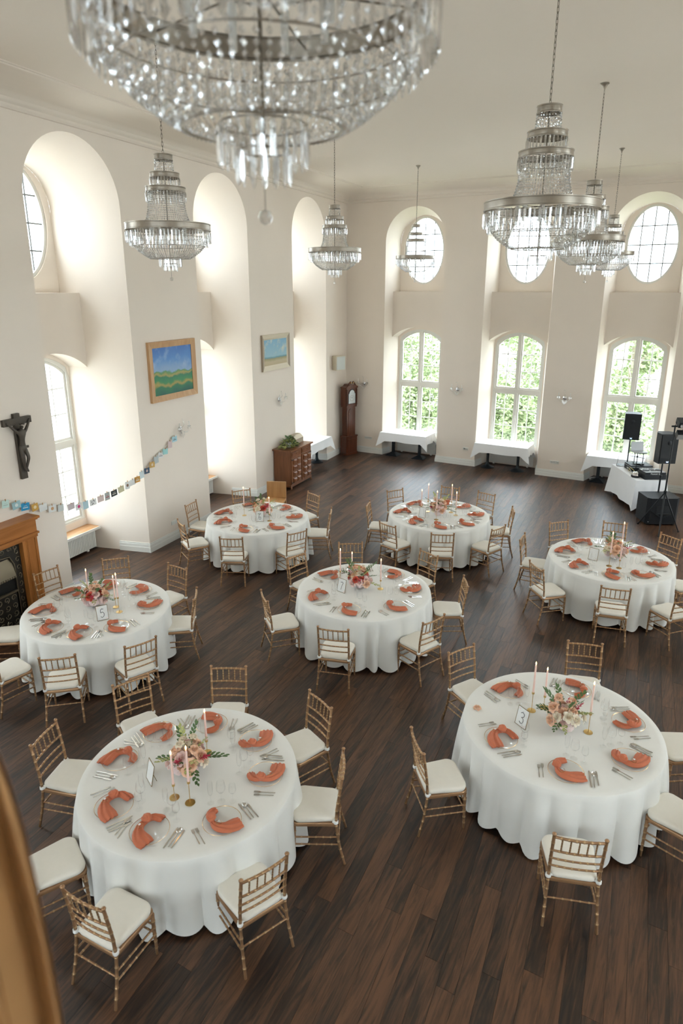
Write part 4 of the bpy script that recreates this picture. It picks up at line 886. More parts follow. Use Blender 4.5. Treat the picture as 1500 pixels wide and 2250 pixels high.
# string of cards from the frame's left edge to the wall sconce
CARDS = [(12.57, 1.93, 'mint'), (12.39, 1.86, 'teal grey'), (12.24, 1.79, 'bright blue'), (12.07, 1.73, 'ochre'), (11.92, 1.68, 'white'), (11.75, 1.61, 'white with orange disc'), (11.58, 1.57, 'pale grey'), (11.37, 1.53, 'greyish pink'), (11.21, 1.48, 'white with pink mark'), (11.06, 1.46, 'light blue'), (10.89, 1.46, 'white with black spots'), (10.71, 1.47, 'pale pink'), (10.55, 1.47, 'grey with red lettering bar'), (10.38, 1.48, 'black'), (10.2, 1.5, 'pale yellow-green'), (10.03, 1.53, 'white with brown oval'), (9.89, 1.55, 'plain white'), (9.76, 1.57, 'orange striped'), (9.63, 1.63, 'bluish white'), (9.48, 1.67, 'navy with pink centre'), (9.32, 1.75, 'mustard'), (9.19, 1.82, 'silver grey'), (9.05, 1.88, 'white with text line'), (8.91, 1.92, 'turquoise'), (8.75, 2.03, 'rose'), (8.6, 2.11, 'sky blue')]
CC = {'mint': (.55, .72, .66), 'teal grey': (.34, .52, .55), 'bright blue': (.02, .27, .50), 'ochre': (.62, .36, .08), 'pale grey': (.62, .64, .62), 'greyish pink': (.60, .52, .52), 'light blue': (.48, .66, .72), 'pale pink': (.72, .58, .54), 'grey with red lettering bar': (.45, .48, .46), 'black': (.05, .06, .06), 'pale yellow-green': (.62, .58, .38), 'orange striped': (.66, .33, .07), 'bluish white': (.66, .74, .75), 'navy with pink centre': (.06, .10, .15), 'mustard': (.62, .38, .12), 'silver grey': (.5, .55, .55), 'turquoise': (.36, .66, .64), 'rose': (.70, .56, .55), 'sky blue': (.45, .68, .74)}
MARK = {'white with orange disc': ('disc', (.62, .36, .18)), 'white with pink mark': ('disc', (.6, .05, .2)), 'white with black spots': ('spots', (.04, .04, .05)), 'grey with red lettering bar': ('bar', (.45, .08, .08)), 'white with brown oval': ('disc', (.30, .18, .12)), 'orange striped': ('bar', (.8, .75, .65)), 'navy with pink centre': ('disc', (.65, .50, .48)), 'white with text line': ('bar', (.2, .2, .22)), 'bright blue': ('bar', (.65, .75, .78)), 'black': ('bar', (.65, .6, .5)), 'sky blue': ('bar', (.1, .15, .2)), 'mint': ('bar', (.4, .5, .45)), 'mustard': ('disc', (.75, .62, .45)), 'ochre': ('disc', (.75, .60, .35)), 'teal grey': ('disc', (.7, .78, .75))}
pts = [LW(s, -.05, z+.062) for s, z, c in CARDS]; st = [LW(13.4, -.03, 2.28), LW(12.9, -.05, 2.10)]+pts+[LW(8.45, -.08, 2.22)]
g = G(); g.tube(st, .0022, 5); tag(part('card_string', g, 'cable_white', None), 'thin string of hanging cards sagging along the left wall', 'string')
for i, (s, z, c) in enumerate(CARDS):
    mn = 'card_'+c.replace(' ', '_')
    mat(mn, CC.get(c, (.78, .78, .75)), .7)
    t = wallobj('greeting_card', '%s card clipped to the string on the left wall' % c, 'card', s, z, -.05, 'cards on the string'); t.rotation_euler = (0, random.Random(i).uniform(-.12, .12), RZ_L)
    wd, hg = ((.15, .11) if i % 3 else (.12, .14)); hg = .115 if i < 8 else hg
    g = G(); g.box((0, -.004, 0), (wd, .002, hg)); part('card', g, mn, t)
    g = G(); g.box((0, -.004, hg/2+.004), (.008, .012, .034)); part('peg', g, 'oak_light', t)
    if c in MARK:
        k_, cc = MARK[c]; mat('print_'+c.replace(' ', '_'), cc, .7); g = G()
        if k_ == 'disc': g.lathe([(.0, 0), (.028, 0), (.028, .001), (0, .001)], 16); g.v = [(a_, -.0056-c_, b_) for a_, b_, c_ in g.v]
        elif k_ == 'bar': g.box((0, -.0056, -.015), (wd*.62, .001, .014)); g.box((0, -.0056, .012), (wd*.4, .001, .006))
        else:
            for px, pz in ((-.03, .01), (0, -.02), (.028, .015), (.01, .03), (-.02, -.03)): g.box((px, -.0056, pz), (.018, .001, .014))
        part('print', g, 'print_'+c.replace(' ', '_'), t)
# fireplace
t = wallobj('fireplace', 'oak mantel fireplace with ornate cast iron insert at the left edge', 'fireplace', 12.95, 0)
FW_ = .76
for sg in (-1, 1):
    g = G(); g.box((sg*(FW_-.135), -.075, .665), (.27, .15, 1.33)); p = part('pilaster', g, 'mantel_oak_v', t)
    for x_ in (.045, .065, .205): g = G(); g.box((sg*(FW_-.27+x_+.02), -.153, .68), (.012, .012, 1.28)); part('moulding', g, 'mantel_oak_v', p)
g = G(); g.box((0, -.085, 1.485), (2*FW_, .17, .23)); fz = part('frieze', g, 'mantel_oak', t)
for z, h_, d_ in ((1.345, .05, .19), (1.385, .03, .21), (1.615, .04, .21), (1.645, .035, .26)): g = G(); g.box((0, -d_/2, z), (2*FW_+.04*(d_ > .2)-.02, d_, h_)); part('mantel_moulding' if z < 1.63 else 'mantel_shelf', g, 'mantel_oak', t)
g = G(); O_ = FW_-.27
g.prism([(-O_, 0), (-O_, 1.32), (O_, 1.32), (O_, 0), (O_-.12, 0), (O_-.12, .95), (O_-.2, 1.12), (-O_+.2, 1.12), (-O_+.12, .95), (-O_+.12, 0)], -.06, -.02)
ins = part('iron_surround', g, 'cast_iron', t)
g = G(); g.box((0, -.012, .6), (2*O_-.2, .02, 1.1)); part('fire_back', g, 'firebox', t)
g = G()                                                                            # canopy over the grate
g.loft([[(-.34, -.03, 1.08), (.34, -.03, 1.08), (.34, -.02, 1.0), (-.34, -.02, 1.0)], [(-.34, -.10, .80), (.34, -.10, .80), (.34, -.05, .78), (-.34, -.05, .78)]], True, True); part('canopy', g, 'iron_light', t)
for q in range(17): g = G(); g.lathe([(0, -.02), (.018, -.012), (.02, 0), (.012, .012), (0, .016)], 7, (-.32+.04*q, -.10, .79)); part('canopy_scallop', g, 'iron_light', t)
for sg in (-1, 1):
    for q in range(9):
        zc_ = .12+.13*q; g = G(); pth = [(sg*(O_-.06)+.040*(1-.07*j)*math.cos(j*.55+q), -.066, zc_+.05*(1-.07*j)*math.sin(j*.55+q)) for j in range(12)]; g.tube(pth, .007, 5); part('scroll', g, 'iron_light', t, 60)
    g = G(); g.tube([(sg*(O_-.135), -.07, .05), (sg*(O_-.135), -.07, .98), (sg*(O_-.2), -.07, 1.12), (0, -.07, 1.15)], .012, 6); part('rope_edge', g, 'iron_light', t, 60)
for q in range(8):
    g = G(); x_ = -.42+.12*q; pth = [(x_+.045*(1-.07*j)*math.cos(j*.6+q*2), -.066, 1.23+.04*(1-.07*j)*math.sin(j*.6+q*2)) for j in range(12)]; g.tube(pth, .007, 5); part('scroll', g, 'iron_light', t, 60)
g = G(); g.box((0, -.16, .33), (.50, .02, .50)); fc = part('grate_front', g, 'cast_iron', t)
for a_ in range(4):
    for b_ in range(4):
        g = G(); cx_, cz_ = -.19+.125*a_, .13+.13*b_; g.tube([(cx_+.05*(1-.06*j)*math.cos(j*.6+a_+b_), -.176, cz_+.05*(1-.06*j)*math.sin(j*.6+a_+b_)) for j in range(13)], .007, 5); part('scroll', g, 'iron_light', fc, 60)
g = G(); g.box((0, -.16, .60), (.56, .03, .03)); g.box((0, -.16, .06), (.56, .03, .03)); part('grate_bar', g, 'iron_light', t)
for sg in (-1, 1): g = G(); g.tube([(sg*.30, -.10, .12), (sg*.34, -.16, .10), (sg*.38, -.20, .14), (sg*.36, -.20, .19), (sg*.33, -.18, .17)], [.02, .018, .015, .012, .008], 7); part('fire_dog', g, 'iron_light', t, 60)
g = G(); g.box((0, -.18, .012), (1.4, .36, .024)); part('hearth', g, 'copper_hearth', t)
# radiators with wooden sills in the left niches
for i, (c, lb) in enumerate(((10.50, 'white radiator under the wooden sill beside the fireplace'), (6.49, 'white radiator in the niche right of the hill painting'), (2.44, 'white radiator behind the white side table in the left wall niche'))):
    t = wallobj('radiator', lb, 'radiator', c, 0, 1.19, 'radiators'); g = G(); g.box((0, 0, .25), (1.38, .16, .40)); part('body', g, 'radiator_white', t)
    for q in range(34): g = G(); g.box((-.66+.04*q, -.084, .25), (.022, .010, .38)); part('fin', g, 'radiator_white', t)
    for x_ in (-.5, .5): g = G(); g.box((x_, 0, .025), (.05, .10, .05)); part('foot', g, 'radiator_white', t)
    s_ = wallobj('window_sill', ['wooden window sill above the radiator beside the fireplace', 'wooden window sill in the niche right of the hill painting', 'wooden window sill in the niche nearest the longcase clock'][i], 'sill', c, .47, 1.19, 'wooden window sills')
    g = G(); g.box((0, -.02, .0), (1.46, .34, .03)); part('board', g, 'sill_wood', s_); g = G(); g.box((0, -.195, -.005), (1.46, .014, .05)); part('edge', g, 'white_trim', s_)
for i, (c, lb) in enumerate(((2.18, 'white radiator behind the table at the clock-side back window'), (5.18, 'white radiator behind the table at the middle back window'), (8.245, 'white radiator behind the table at the right back window'))):
    t = thing('radiator', lb, 'radiator', (c, .645, 0), 0, 'radiators'); g = G(); g.box((0, 0, .30), (1.30, .07, .50)); part('body', g, 'radiator_white', t)
    for q in range(32): g = G(); g.box((-.62+.04*q, -.039, .30), (.022, .010, .48)); part('fin', g, 'radiator_white', t)
    for x_ in (-.5, .5): g = G(); g.box((x_, 0, .025), (.05, .06, .05)); part('foot', g, 'radiator_white', t)
# crystal wall sconces
def sconce(label, loc, rz):
    t = thing('wall_sconce', label, 'sconce', loc, rz, 'crystal wall sconces')
    g = G(); g.lathe([(0, 0), (.05, .0), (.055, .012), (.03, .03), (.0, .035)], 16); g.v = [(x_, -z_, y_) for x_, y_, z_ in g.v]; part('backplate', g, 'silver_mirror', t, 50)
    for sg in (-1, 1):
        g = G(); g.tube(spline([(0, -.03, -.02), (sg*.06, -.09, -.07), (sg*.13, -.12, -.03), (sg*.15, -.12, .05)]), .007, 7); part('arm', g, 'crystal', t, 60)
        g = G(); g.lathe([(.006, .04), (.035, .05), (.038, .056), (.01, .056)], 14, (sg*.15, -.12, 0)); part('drip_pan', g, 'crystal', t, 50)
        g = G(); g.tube([(sg*.15, -.12, .056), (sg*.15, -.12, .15)], .009, 8); part('candle_tube', g, 'bulb_glass', t, 50)
        for q in range(6): a = q*PI/3; ob('crystal_drop', PR[.075], t, (sg*.15+.034*math.cos(a), -.12+.034*math.sin(a), .05), a, scale=.8)
    g = G(); g.tube(spline([(0, -.03, .02), (.01, -.10, .10), (.0, -.08, .20), (-.03, -.10, .22)]), .006, 7); part('scroll_arm', g, 'crystal', t, 60)
    for q in range(5): ob('crystal_drop', PR[.085], t, (-.05+.025*q, -.07, -.05-.02*(2-abs(q-2))), 0)
    return t
sconce('crystal wall sconce where the string of cards ends', LW(8.34, 0, 2.26), RZ_L); sconce('crystal wall sconce above the sideboard', LW(4.29, 0, 2.27), RZ_L)
sconce('crystal wall sconce just right of the longcase clock', (.63, 0, 2.19), 0); sconce('crystal wall sconce between the left and middle back windows', (3.66, 0, 2.22), 0); sconce('crystal wall sconce between the middle and right back windows', (6.66, 0, 2.21), 0)
# wall loudspeaker and sockets
t = wallobj('wall_speaker', 'cream box loudspeaker high on the wall near the corner', 'speaker', .86, 2.88); t.rotation_euler = (0, 0, RZ_L-.45)
g = G(); g.box((0, -.17, 0), (.36, .22, .42)); part('cabinet', g, 'speaker_cream', t); g = G(); g.box((0, -.284, 0), (.31, .012, .38)); part('grille', g, 'speaker_grille', t); g = G(); g.tube([(0, .05, -.02), (0, -.07, -.02)], .02, 8); g.box((0, .04, -.02), (.09, .02, .12)); part('bracket', g, 'speaker_cream', t)
def socket(label, loc, rz, n=2):
    t = thing('power_socket', label, 'socket', loc, rz, 'power sockets'); g = G(); g.box((0, -.006, 0), (.082*n, .012, .082)); part('plate', g, 'white_trim', t)
    for q in range(n):
        g = G(); g.lathe([(.021, 0), (.021, .004), (.018, .004), (.018, 0)], 16, ((q-(n-1)/2)*.078, 0, 0)); g.v = [(x_, -.012-z_, y_) for x_, y_, z_ in g.v]; part('outlet', g, 'white_trim', t)
socket('double power socket right of the longcase clock', (.80, 0, .48), 0, 3); socket('power socket left of the middle window table', (4.0, 0, .50), 0); socket('double power socket right of the middle window table', (6.55, 0, .42), 0, 3)
socket('double power socket on the pier beside the far left chairs', LW(8.75, 0, .38), RZ_L, 2); socket('pair of sockets in the niche above the radiator sill', LW(9.66, 1.0, .72), RZ_L-1.3, 2)

# ------------------------------------------------------------------ sideboard against the left wall
t = wallobj('sideboard', 'dark wooden sideboard with carved block doors under the beach painting', 'sideboard', 4.09, 0)
SW, SDp, SH = 1.14, .49, 1.04
g = G(); g.box((0, -.02-SDp/2, .56), (SW, SDp, .88)); part('body', g, 'oak_dark', t)
g = G(); g.zprism([(-SW/2-.05, -SDp-.07), (SW/2+.05, -SDp-.07), (SW/2+.05, -.005), (-SW/2-.05, -.005)], 1.005, 1.04); part('top', g, 'oak_dark', t)
g = G(); g.box((0, -.02-SDp/2, .09), (SW+.03, SDp+.02, .06)); part('plinth', g, 'oak_dark', t)
for x_ in (-SW/2+.05, SW/2-.05):
    for y_ in (-.07, -SDp): g = G(); g.tube([(x_, y_, .07), (x_+math.copysign(.05, x_), y_-.03, 0)], [.03, .022], 7); part('foot', g, 'oak_dark', t)
yf = -.02-SDp
for sg in (-1, 1):
    g = G(); g.box((sg*SW/4, yf-.008, .915), (SW/2-.05, .016, .13)); g.box((sg*SW/4, yf-.02, .915), (SW/2-.11, .012, .075)); dr = part('drawer', g, 'oak_dark', t)
    g = G(); g.lathe([(0, 0), (.012, .004), (.014, .012), (0, .02)], 10); g.v = [(sg*SW/4+x_, yf-.026-z_, .915+y_) for x_, y_, z_ in g.v]; part('knob', g, 'brass_dark', dr, 50)
    g = G(); g.box((sg*SW/4, yf-.010, .475), (SW/2-.04, .02, .70)); door = part('door', g, 'oak_dark', t)
    for r_ in range(4):
        for c_ in range(2):
            cx_, cz_ = sg*SW/4-.105+.21*c_, .225+.165*r_; g = G(); y0 = yf-.02
            g.loft([[(cx_-.085, y0, cz_-.06), (cx_+.085, y0, cz_-.06), (cx_+.085, y0, cz_+.06), (cx_-.085, y0, cz_+.06)], [(cx_-.085, y0-.02, cz_-.06), (cx_+.085, y0-.02, cz_-.06), (cx_+.085, y0-.02, cz_+.06), (cx_-.085, y0-.02, cz_+.06)], [(cx_-.05, y0-.05, cz_-.035), (cx_+.05, y0-.05, cz_-.035), (cx_+.05, y0-.05, cz_+.035), (cx_-.05, y0-.05, cz_+.035)]], False, True); part('carved_block', g, 'oak_dark', door)
    for z_ in (.17, .78): g = G(); g.box((sg*(SW/2-.10), yf-.024, z_), (.15, .008, .03)); part('strap_hinge', g, 'black_metal', door)
t = wallobj('potted_plant', 'trailing variegated plant in a pale pot on the sideboard', 'plant', 4.30, 1.04, -.26)
g = G(); g.lathe([(0, 0), (.055, 0), (.075, .10), (.078, .13), (.068, .13), (.065, .11), (0, .10)], 20); part('pot', g, 'pot_white', t, 50)
rr = random.Random(5)
for k in range(24):
    a = 2*PI*k/24+rr.random()*.3; l = rr.uniform(.2, .46); pth = spline([(0, 0, .12), (math.cos(a)*l*.35, math.sin(a)*l*.25, .17+rr.random()*.12*(k % 3 == 0)), (math.cos(a)*l*.8, math.sin(a)*l*.5, .06), (math.cos(a)*l, math.sin(a)*l*.55, .02)], 4)
    pth = [(p_[0], min(.10, p_[1]), p_[2]) for p_ in pth]; g = G(); g.tube(pth, .003, 5); v_ = part('vine', g, 'stem', t); g = G()
    for j in range(2, len(pth), 1):
        c = Vector(pth[j]); d = Vector((rr.gauss(0, 1), rr.gauss(0, 1), .3)).normalized(); w_ = d.cross(Vector((0, 0, 1))).normalized(); s = rr.uniform(.07, .12); c.z = max(c.z, .012)
        g.add([c, c+d*s*.5+w_*s*.4+Vector((0, 0, .012)), c+d*s, c+d*s*.5-w_*s*.35+Vector((0, 0, .008))], [(0, 1, 2, 3)])
    o = part('leaves', g, 'lime_leaf' if k % 3 else 'leaf', v_); o['kind'] = 'stuff'
t = wallobj('wooden_box', 'beige slant-lidded wooden box on the sideboard', 'box', 3.72, 1.04, -.17)
g = G(); g.add([(-.22, .10, 0), (.22, .10, 0), (.22, -.11, 0), (-.22, -.11, 0), (-.22, .10, .21), (.22, .10, .21), (.22, -.02, .21), (-.22, -.02, .21), (.22, -.11, .12), (-.22, -.11, .12)], [(0, 1, 2, 3), (4, 7, 6, 5), (0, 4, 5, 1), (1, 5, 6, 8, 2), (0, 3, 9, 7, 4), (3, 2, 8, 9)]); part('body', g, 'box_beige', t)
g = G(); g.add([(-.21, -.026, .212), (.21, -.026, .212), (.21, -.116, .122), (-.21, -.116, .122)], [(0, 1, 2, 3)]); part('lid', g, 'frame_cream', t)
# longcase clock
t = thing('longcase_clock', 'tall reddish wooden longcase clock standing in the room corner', 'clock', (.32, -.44, 0), R_(73)); MH = 'mahogany'
def cb(nm, par, x0, x1, y0, y1, z0, z1, mt=MH, sm=None): g = G(); g.box(((x0+x1)/2, (y0+y1)/2, (z0+z1)/2), (x1-x0, y1-y0, z1-z0)); return part(nm, g, mt, par)
cb('plinth', t, -.26, .26, -.15, .11, 0, .07); bs = cb('base', t, -.24, .24, -.14, .11, .07, .56); cb('base_panel', bs, -.18, .18, -.147, -.139, .12, .50); cb('base_moulding', t, -.26, .26, -.15, .11, .56, .60)
tr = cb('trunk', t, -.18, .18, -.11, .10, .60, 1.50); dr = G(); dr.prism([(-.12, .66), (.12, .66), (.12, 1.34)]+arc(0, 1.34, .12, 0, PI, 10)[1:]+[(-.12, .66)][:0], -.122, -.109); dd = part('trunk_door', dr, MH, tr)
g = G(); g.lathe([(0, 0), (.008, .002), (.008, .008), (0, .012)], 8); g.v = [(-.10+x_, -.122-z_, 1.30+y_) for x_, y_, z_ in g.v]; part('door_knob', g, 'brass', dd)
cb('throat_moulding', t, -.22, .22, -.14, .11, 1.50, 1.55); hd = cb('hood', t, -.23, .23, -.13, .11, 1.55, 2.08)
g = G(); arch = [(-.14, 1.62), (.14, 1.62), (.14, 1.92)]+arc(0, 1.92, .11, 0, PI, 12)+[(-.14, 1.92)]; g.prism([(x_*1.14, (z_-1.8)*1.08+1.8) for x_, z_ in arch], -.142, -.129); part('hood_door', g, 'black_metal', hd)
g = G(); g.prism(arch, -.147, -.141); fc = part('dial', g, 'clock_face', hd)
g = G(); g.tube([(.085*math.cos(2*PI*j/24), -.148, 1.78+.085*math.sin(2*PI*j/24)) for j in range(24)], .004, 5, closed=True); part('chapter_ring', g, 'frame_taupe', fc)
for a_, l_ in ((1.2, .045), (2.6, .07)): g = G(); g.tube([(0, -.151, 1.78), (l_*math.cos(a_), -.151, 1.78+l_*math.sin(a_))], .003, 5); part('hand', g, 'ink', fc)
for sg in (-1, 1): g = G(); g.tube([(sg*.205, -.15, 1.56), (sg*.205, -.15, 2.06)], .014, 8); part('column', g, MH, hd)
g = G(); g.prism([(-.25, 2.08), (.25, 2.08), (.25, 2.12), (.16, 2.14), (.08, 2.20), (-.08, 2.20), (-.16, 2.14), (-.25, 2.12)], -.15, .11); part('cornice', g, MH, hd)
for sg in (-1, 1): g = G(); g.tube(spline([(sg*.25, -.13, 2.11), (sg*.17, -.13, 2.15), (sg*.11, -.13, 2.23), (sg*.06, -.13, 2.275), (sg*.035, -.13, 2.25), (sg*.055, -.13, 2.232)]), .022, 8); part('swan_neck', g, MH, hd, 60); g = G(); g.lathe([(0, 0), (.02, .003), (.015, .012), (0, .015)], 10); g.v = [(sg*.048+x_, -.152-z_, 2.25+y_) for x_, y_, z_ in g.v]; part('rosette', g, 'brass', hd)
# plain wooden chair
t = thing('wooden_chair', 'plain light wooden chair with solid square back near the sideboard', 'chair', (1.80, -6.66, 0), R_(180+24)); OL = 'oak_light'
cb('seat', t, -.22, .22, -.20, .24, .41, .45, OL); cb('backrest', t, -.22, .22, -.235, -.20, .43, .82, OL)
for x_ in (-.2, .2):
    for y_ in (-.19, .21): cb('leg', t, x_-.022, x_+.022, y_-.022, y_+.022, 0, .41, OL)
cb('seat_rail', t, -.2, .2, .18, .20, .34, .41, OL); cb('seat_rail', t, -.2, .2, -.20, -.18, .34, .41, OL)

# ------------------------------------------------------------------ white-clothed side tables in the window niches
def drape(name, parent, w_, d_, z, drop, flare=.05, mt='white_cloth', seed=0, corner=.18):
    """rectangular cloth with hanging sides and pointed corners"""
    rr = random.Random(seed); O = []; n = 16
    for (ax, ay), (bx, by) in (((-1, -1), (1, -1)), ((1, -1), (1, 1)), ((1, 1), (-1, 1)), ((-1, 1), (-1, -1))):
        for j in range(n): O.append(((ax+(bx-ax)*j/n)*w_/2, (ay+(by-ay)*j/n)*d_/2, j/n))
    rings = [[(x*k, y*k, z) for x, y, q in O] for k in (.02, .5, .9, .985, 1.)]
    for s in (.02, .12, .3, .5, .75, 1.):
        r = []
        for i, (x, y, q) in enumerate(O):
            e = max(0., 1-min(q, 1-q)*8); wv = .012*math.sin(i*1.35+seed)+.010*math.sin(i*.6+seed*2); k = (flare*(.3+e*1.1)+wv)*s
            l = math.hypot(x/w_, y/d_); r.append((x+k*x/w_/l*1.1, y+k*y/d_/l*1.1, z-.004-(drop+corner*e+.01*math.sin(i*.8))*s))
        rings.append(r)
    g = G(); g.loft(rings, True); return part(name, g, mt, parent, 50)
def side_table(x, y, rz, label, base, w_=1.52, d_=.72, k=7):
    t = thing('side_table', label, 'table', (x, y, 0), rz, 'white side tables in the niches')
    g = G(); g.box((0, 0, .735), (w_-.02, d_-.02, .03)); part('table_top', g, 'oak_dark', t); drape('tablecloth', t, w_, d_, .757, .25, .085, seed=k)
    for sg in (-1, 1):
        g = G(); X = sg*w_*.29
        if base == 'round': g.lathe([(0, 0), (.20, 0), (.20, .012), (.15, .035), (.07, .07), (.045, .12), (.038, .20), (.038, .72), (0, .72)], 28, (X, -.02, 0))
        else: g.loft([[(X+a*.19, -.02+b*.19, z) for a, b in ((-1, -1), (1, -1), (1, 1), (-1, 1))] for z in (0, .012)]+[[(X+a*r, -.02+b*r, z) for a, b in ((-1, -1), (1, -1), (1, 1), (-1, 1))] for r, z in ((.04, .10), (.035, .72))], True, True)
        part('pedestal', g, 'black_metal', t, 40)
    return t
side_table(2.06, .14, 0, 'white-clothed side table with square pedestals at the clock-side back window', 'square', k=3)
side_table(5.08, .14, 0, 'white-clothed side table with round pedestals at the middle back window', 'round', k=5)
side_table(8.10, .15, 0, 'white-clothed side table at the right back window behind the DJ gear', 'square', 1.40, .74, 8)
p = LW(2.25, .18); side_table(p[0], p[1], RZ_L, 'white-clothed side table between the sideboard and the clock', 'round', 1.50, .74, 9)
t = thing('cable_coil', 'coil of white cable on the floor under the right window table', 'cable', (7.62, .22, 0)); g = G()
for q in range(5): g.tube([((.13+.012*q)*math.cos(a), (.085+.01*q)*math.sin(a)+.01*q, .008+.006*q+.004*math.sin(3*a+q)) for a in [2*PI*j/20 for j in range(20)]], .006, 5, closed=True)
part('loops', g, 'cable_white', t, 60)['kind'] = 'stuff'

# ------------------------------------------------------------------ DJ corner
DJR = R_(118)
t = thing('dj_table', 'long white-clothed table carrying the DJ equipment', 'table', (8.78, -1.32, 0), DJR)
g = G(); g.box((0, 0, .735), (1.46, .70, .03)); part('table_top', g, 'oak_light', t); drape('tablecloth', t, 1.48, .72, .757, .66, .07, seed=4, corner=.06)
for x_ in (-.6, .6):
    for y_ in (-.28, .28): g = G(); g.tube([(x_, y_, .72), (x_, y_, 0)], .016, 8); part('leg', g, 'black_metal', t)
DM = Matrix.Translation((8.78, -1.32, .758)) @ Matrix.Rotation(DJR, 4, 'Z')
def D(x_, y_, z_=0.): return DM @ Vector((x_, y_, z_))
# controller in a flight case at the near end of the table
t = thing('dj_controller', 'black DJ controller in a flight case with knobs and jog wheels', 'controller', D(-.47, -.10), R_(30))
cb('case_base', t, -.25, .25, -.20, .20, 0, .11, 'black_plastic'); cb('deck', t, -.24, .24, -.19, .18, .11, .165, 'black_plastic'); cb('top_plate', t, -.23, .23, -.17, .17, .165, .172, 'grey_plastic')
for x_ in (-.15, .15): g = G(); g.lathe([(0, .172), (.075, .172), (.078, .178), (.07, .186), (0, .186)], 22, (x_, .0, 0)); part('jog_wheel', g, 'black_plastic', t, 40)
for q in range(12): g = G(); g.lathe([(0, .172), (.010, .172), (.008, .19), (0, .19)], 8, (-.045+.03*(q % 4), -.06+.06*(q//4), 0)); part('knob', g, 'black_plastic', t)
cu_ = bpy.data.curves.new('lettering', 'FONT'); cu_.body = 'Pioneer DJ'; cu_.size = .055; cu_.align_x = 'CENTER'; cu_.extrude = .0005
to = bpy.data.objects.new('tmp', cu_); col.objects.link(to); dg = bpy.context.evaluated_depsgraph_get(); me = bpy.data.meshes.new_from_object(to.evaluated_get(dg)); bpy.data.objects.remove(to); me.materials.append(MT['card_white'])
ob('lettering', me, t, (0, -.1915, .12), rot=(PI/2, 0, 0))
t = thing('mixer', 'small black mixer with rows of knobs behind the controller', 'mixer', D(-.12, -.22), R_(25)); cb('body', t, -.17, .17, -.13, .13, 0, .09, 'black_plastic'); cb('panel', t, -.16, .16, -.12, .12, .09, .096, 'grey_plastic')
for q in range(20): g = G(); g.lathe([(0, .096), (.009, .096), (.007, .112), (0, .112)], 7, (-.12+.06*(q % 5), -.09+.06*(q//5), 0)); part('knob', g, 'black_plastic', t)
t = thing('flight_case', 'black flight case box at the window end of the DJ table', 'case', D(.23, -.08), R_(-62)); cb('body', t, -.20, .20, -.26, .26, 0, .14, 'black_plastic'); cb('lid_edge', t, -.205, .205, -.265, .265, .10, .112, 'grey_plastic')
for q in range(6): g = G(); g.lathe([(0, .14), (.02, .14), (.018, .165), (0, .165)], 10, (-.12+.05*q, .1-.05*(q % 3), 0)); part('cable_plug', g, 'cable_black', t)
t = thing('laptop', 'small open laptop at the left end of the DJ table', 'laptop', D(.61, .13), R_(10)); cb('base', t, -.16, .16, -.11, .11, 0, .016, 'grey_plastic'); cb('keyboard', t, -.14, .14, -.06, .09, .016, .018, 'black_plastic')
g = G(); g.box((0, 0, .105), (.32, .008, .21)); sc_ = part('screen', g, 'dark_screen', t, loc=(-.155, 0, .016), rot=(R_(6), 0, R_(84)))
t = thing('laptop_stand', 'black laptop stand holding a grey laptop above the gear', 'stand', D(.23, -.06, .167), R_(20))
g = G(); g.tube([(-.1, 0, .004), (-.1, 0, .26)], .010, 8); g.tube([(.1, 0, .004), (.1, 0, .26)], .010, 8); part('uprights', g, 'black_metal', t); cb('foot_bar', t, -.12, .12, -.1, .1, 0, .008, 'black_metal'); cb('tray', t, -.14, .14, -.12, .10, .26, .268, 'black_metal')
t = thing('laptop', 'grey laptop on the stand with its lid upright', 'laptop', D(.23, -.06, .436), R_(35)); cb('base', t, -.16, .16, -.11, .11, 0, .015, 'grey_plastic'); g = G(); g.box((0, 0, .11), (.32, .007, .22)); part('lid', g, 'grey_plastic', t, loc=(0, .11, .015), rot=(R_(-12), 0, 0))
t = thing('microphone_stand', 'short table microphone stand with crossbar beside the laptop stand', 'stand', D(-.09, .12), R_(20)); g = G(); g.lathe([(0, 0), (.07, 0), (.07, .012), (.012, .02), (0, .02)], 18); part('base', g, 'black_metal', t, 40)
g = G(); g.tube([(0, 0, .02), (0, 0, .50)], .009, 8); part('pole', g, 'black_metal', t); g = G(); g.tube([(-.17, 0, .42), (.17, .0, .37)], .007, 7); part('crossbar', g, 'black_metal', t); g = G(); g.lathe([(0, 0), (.02, .0), (.02, .04), (0, .045)], 8, (0, 0, .385)); part('clamp', g, 'black_plastic', t)
t = thing('mirror_ball_light', 'silver half-dome disco light on a black base', 'light', D(-.44, .26)); g = G(); g.lathe([(0, 0), (.095, 0), (.10, .02), (.10, .045), (0, .045)], 24); part('base', g, 'black_plastic', t, 40)
g = G(); g.lathe([(.092*math.cos(a), .047+.085*math.sin(a)) for a in [PI/2*j/7 for j in range(8)]], 22); part('dome', g, 'silver_mirror', t)
for i, (mt_, lb, pts_) in enumerate((('cable_white', 'white cable looping over the DJ table', [(.20, .18, .01), (.10, .25, .10), (-.02, .20, .04), (-.16, .28, .01), (-.30, .22, .012)]), ('cable_yellow', 'yellow cable looping over the DJ table', [(.05, .22, .01), (-.05, .24, .12), (-.14, .17, .06), (-.2, .26, .012)]))):
    g = G(); g.tube([D(*p_) for p_ in spline(pts_)], .007, 6); tag(part('cable', g, mt_, None, 60), lb, 'cable')
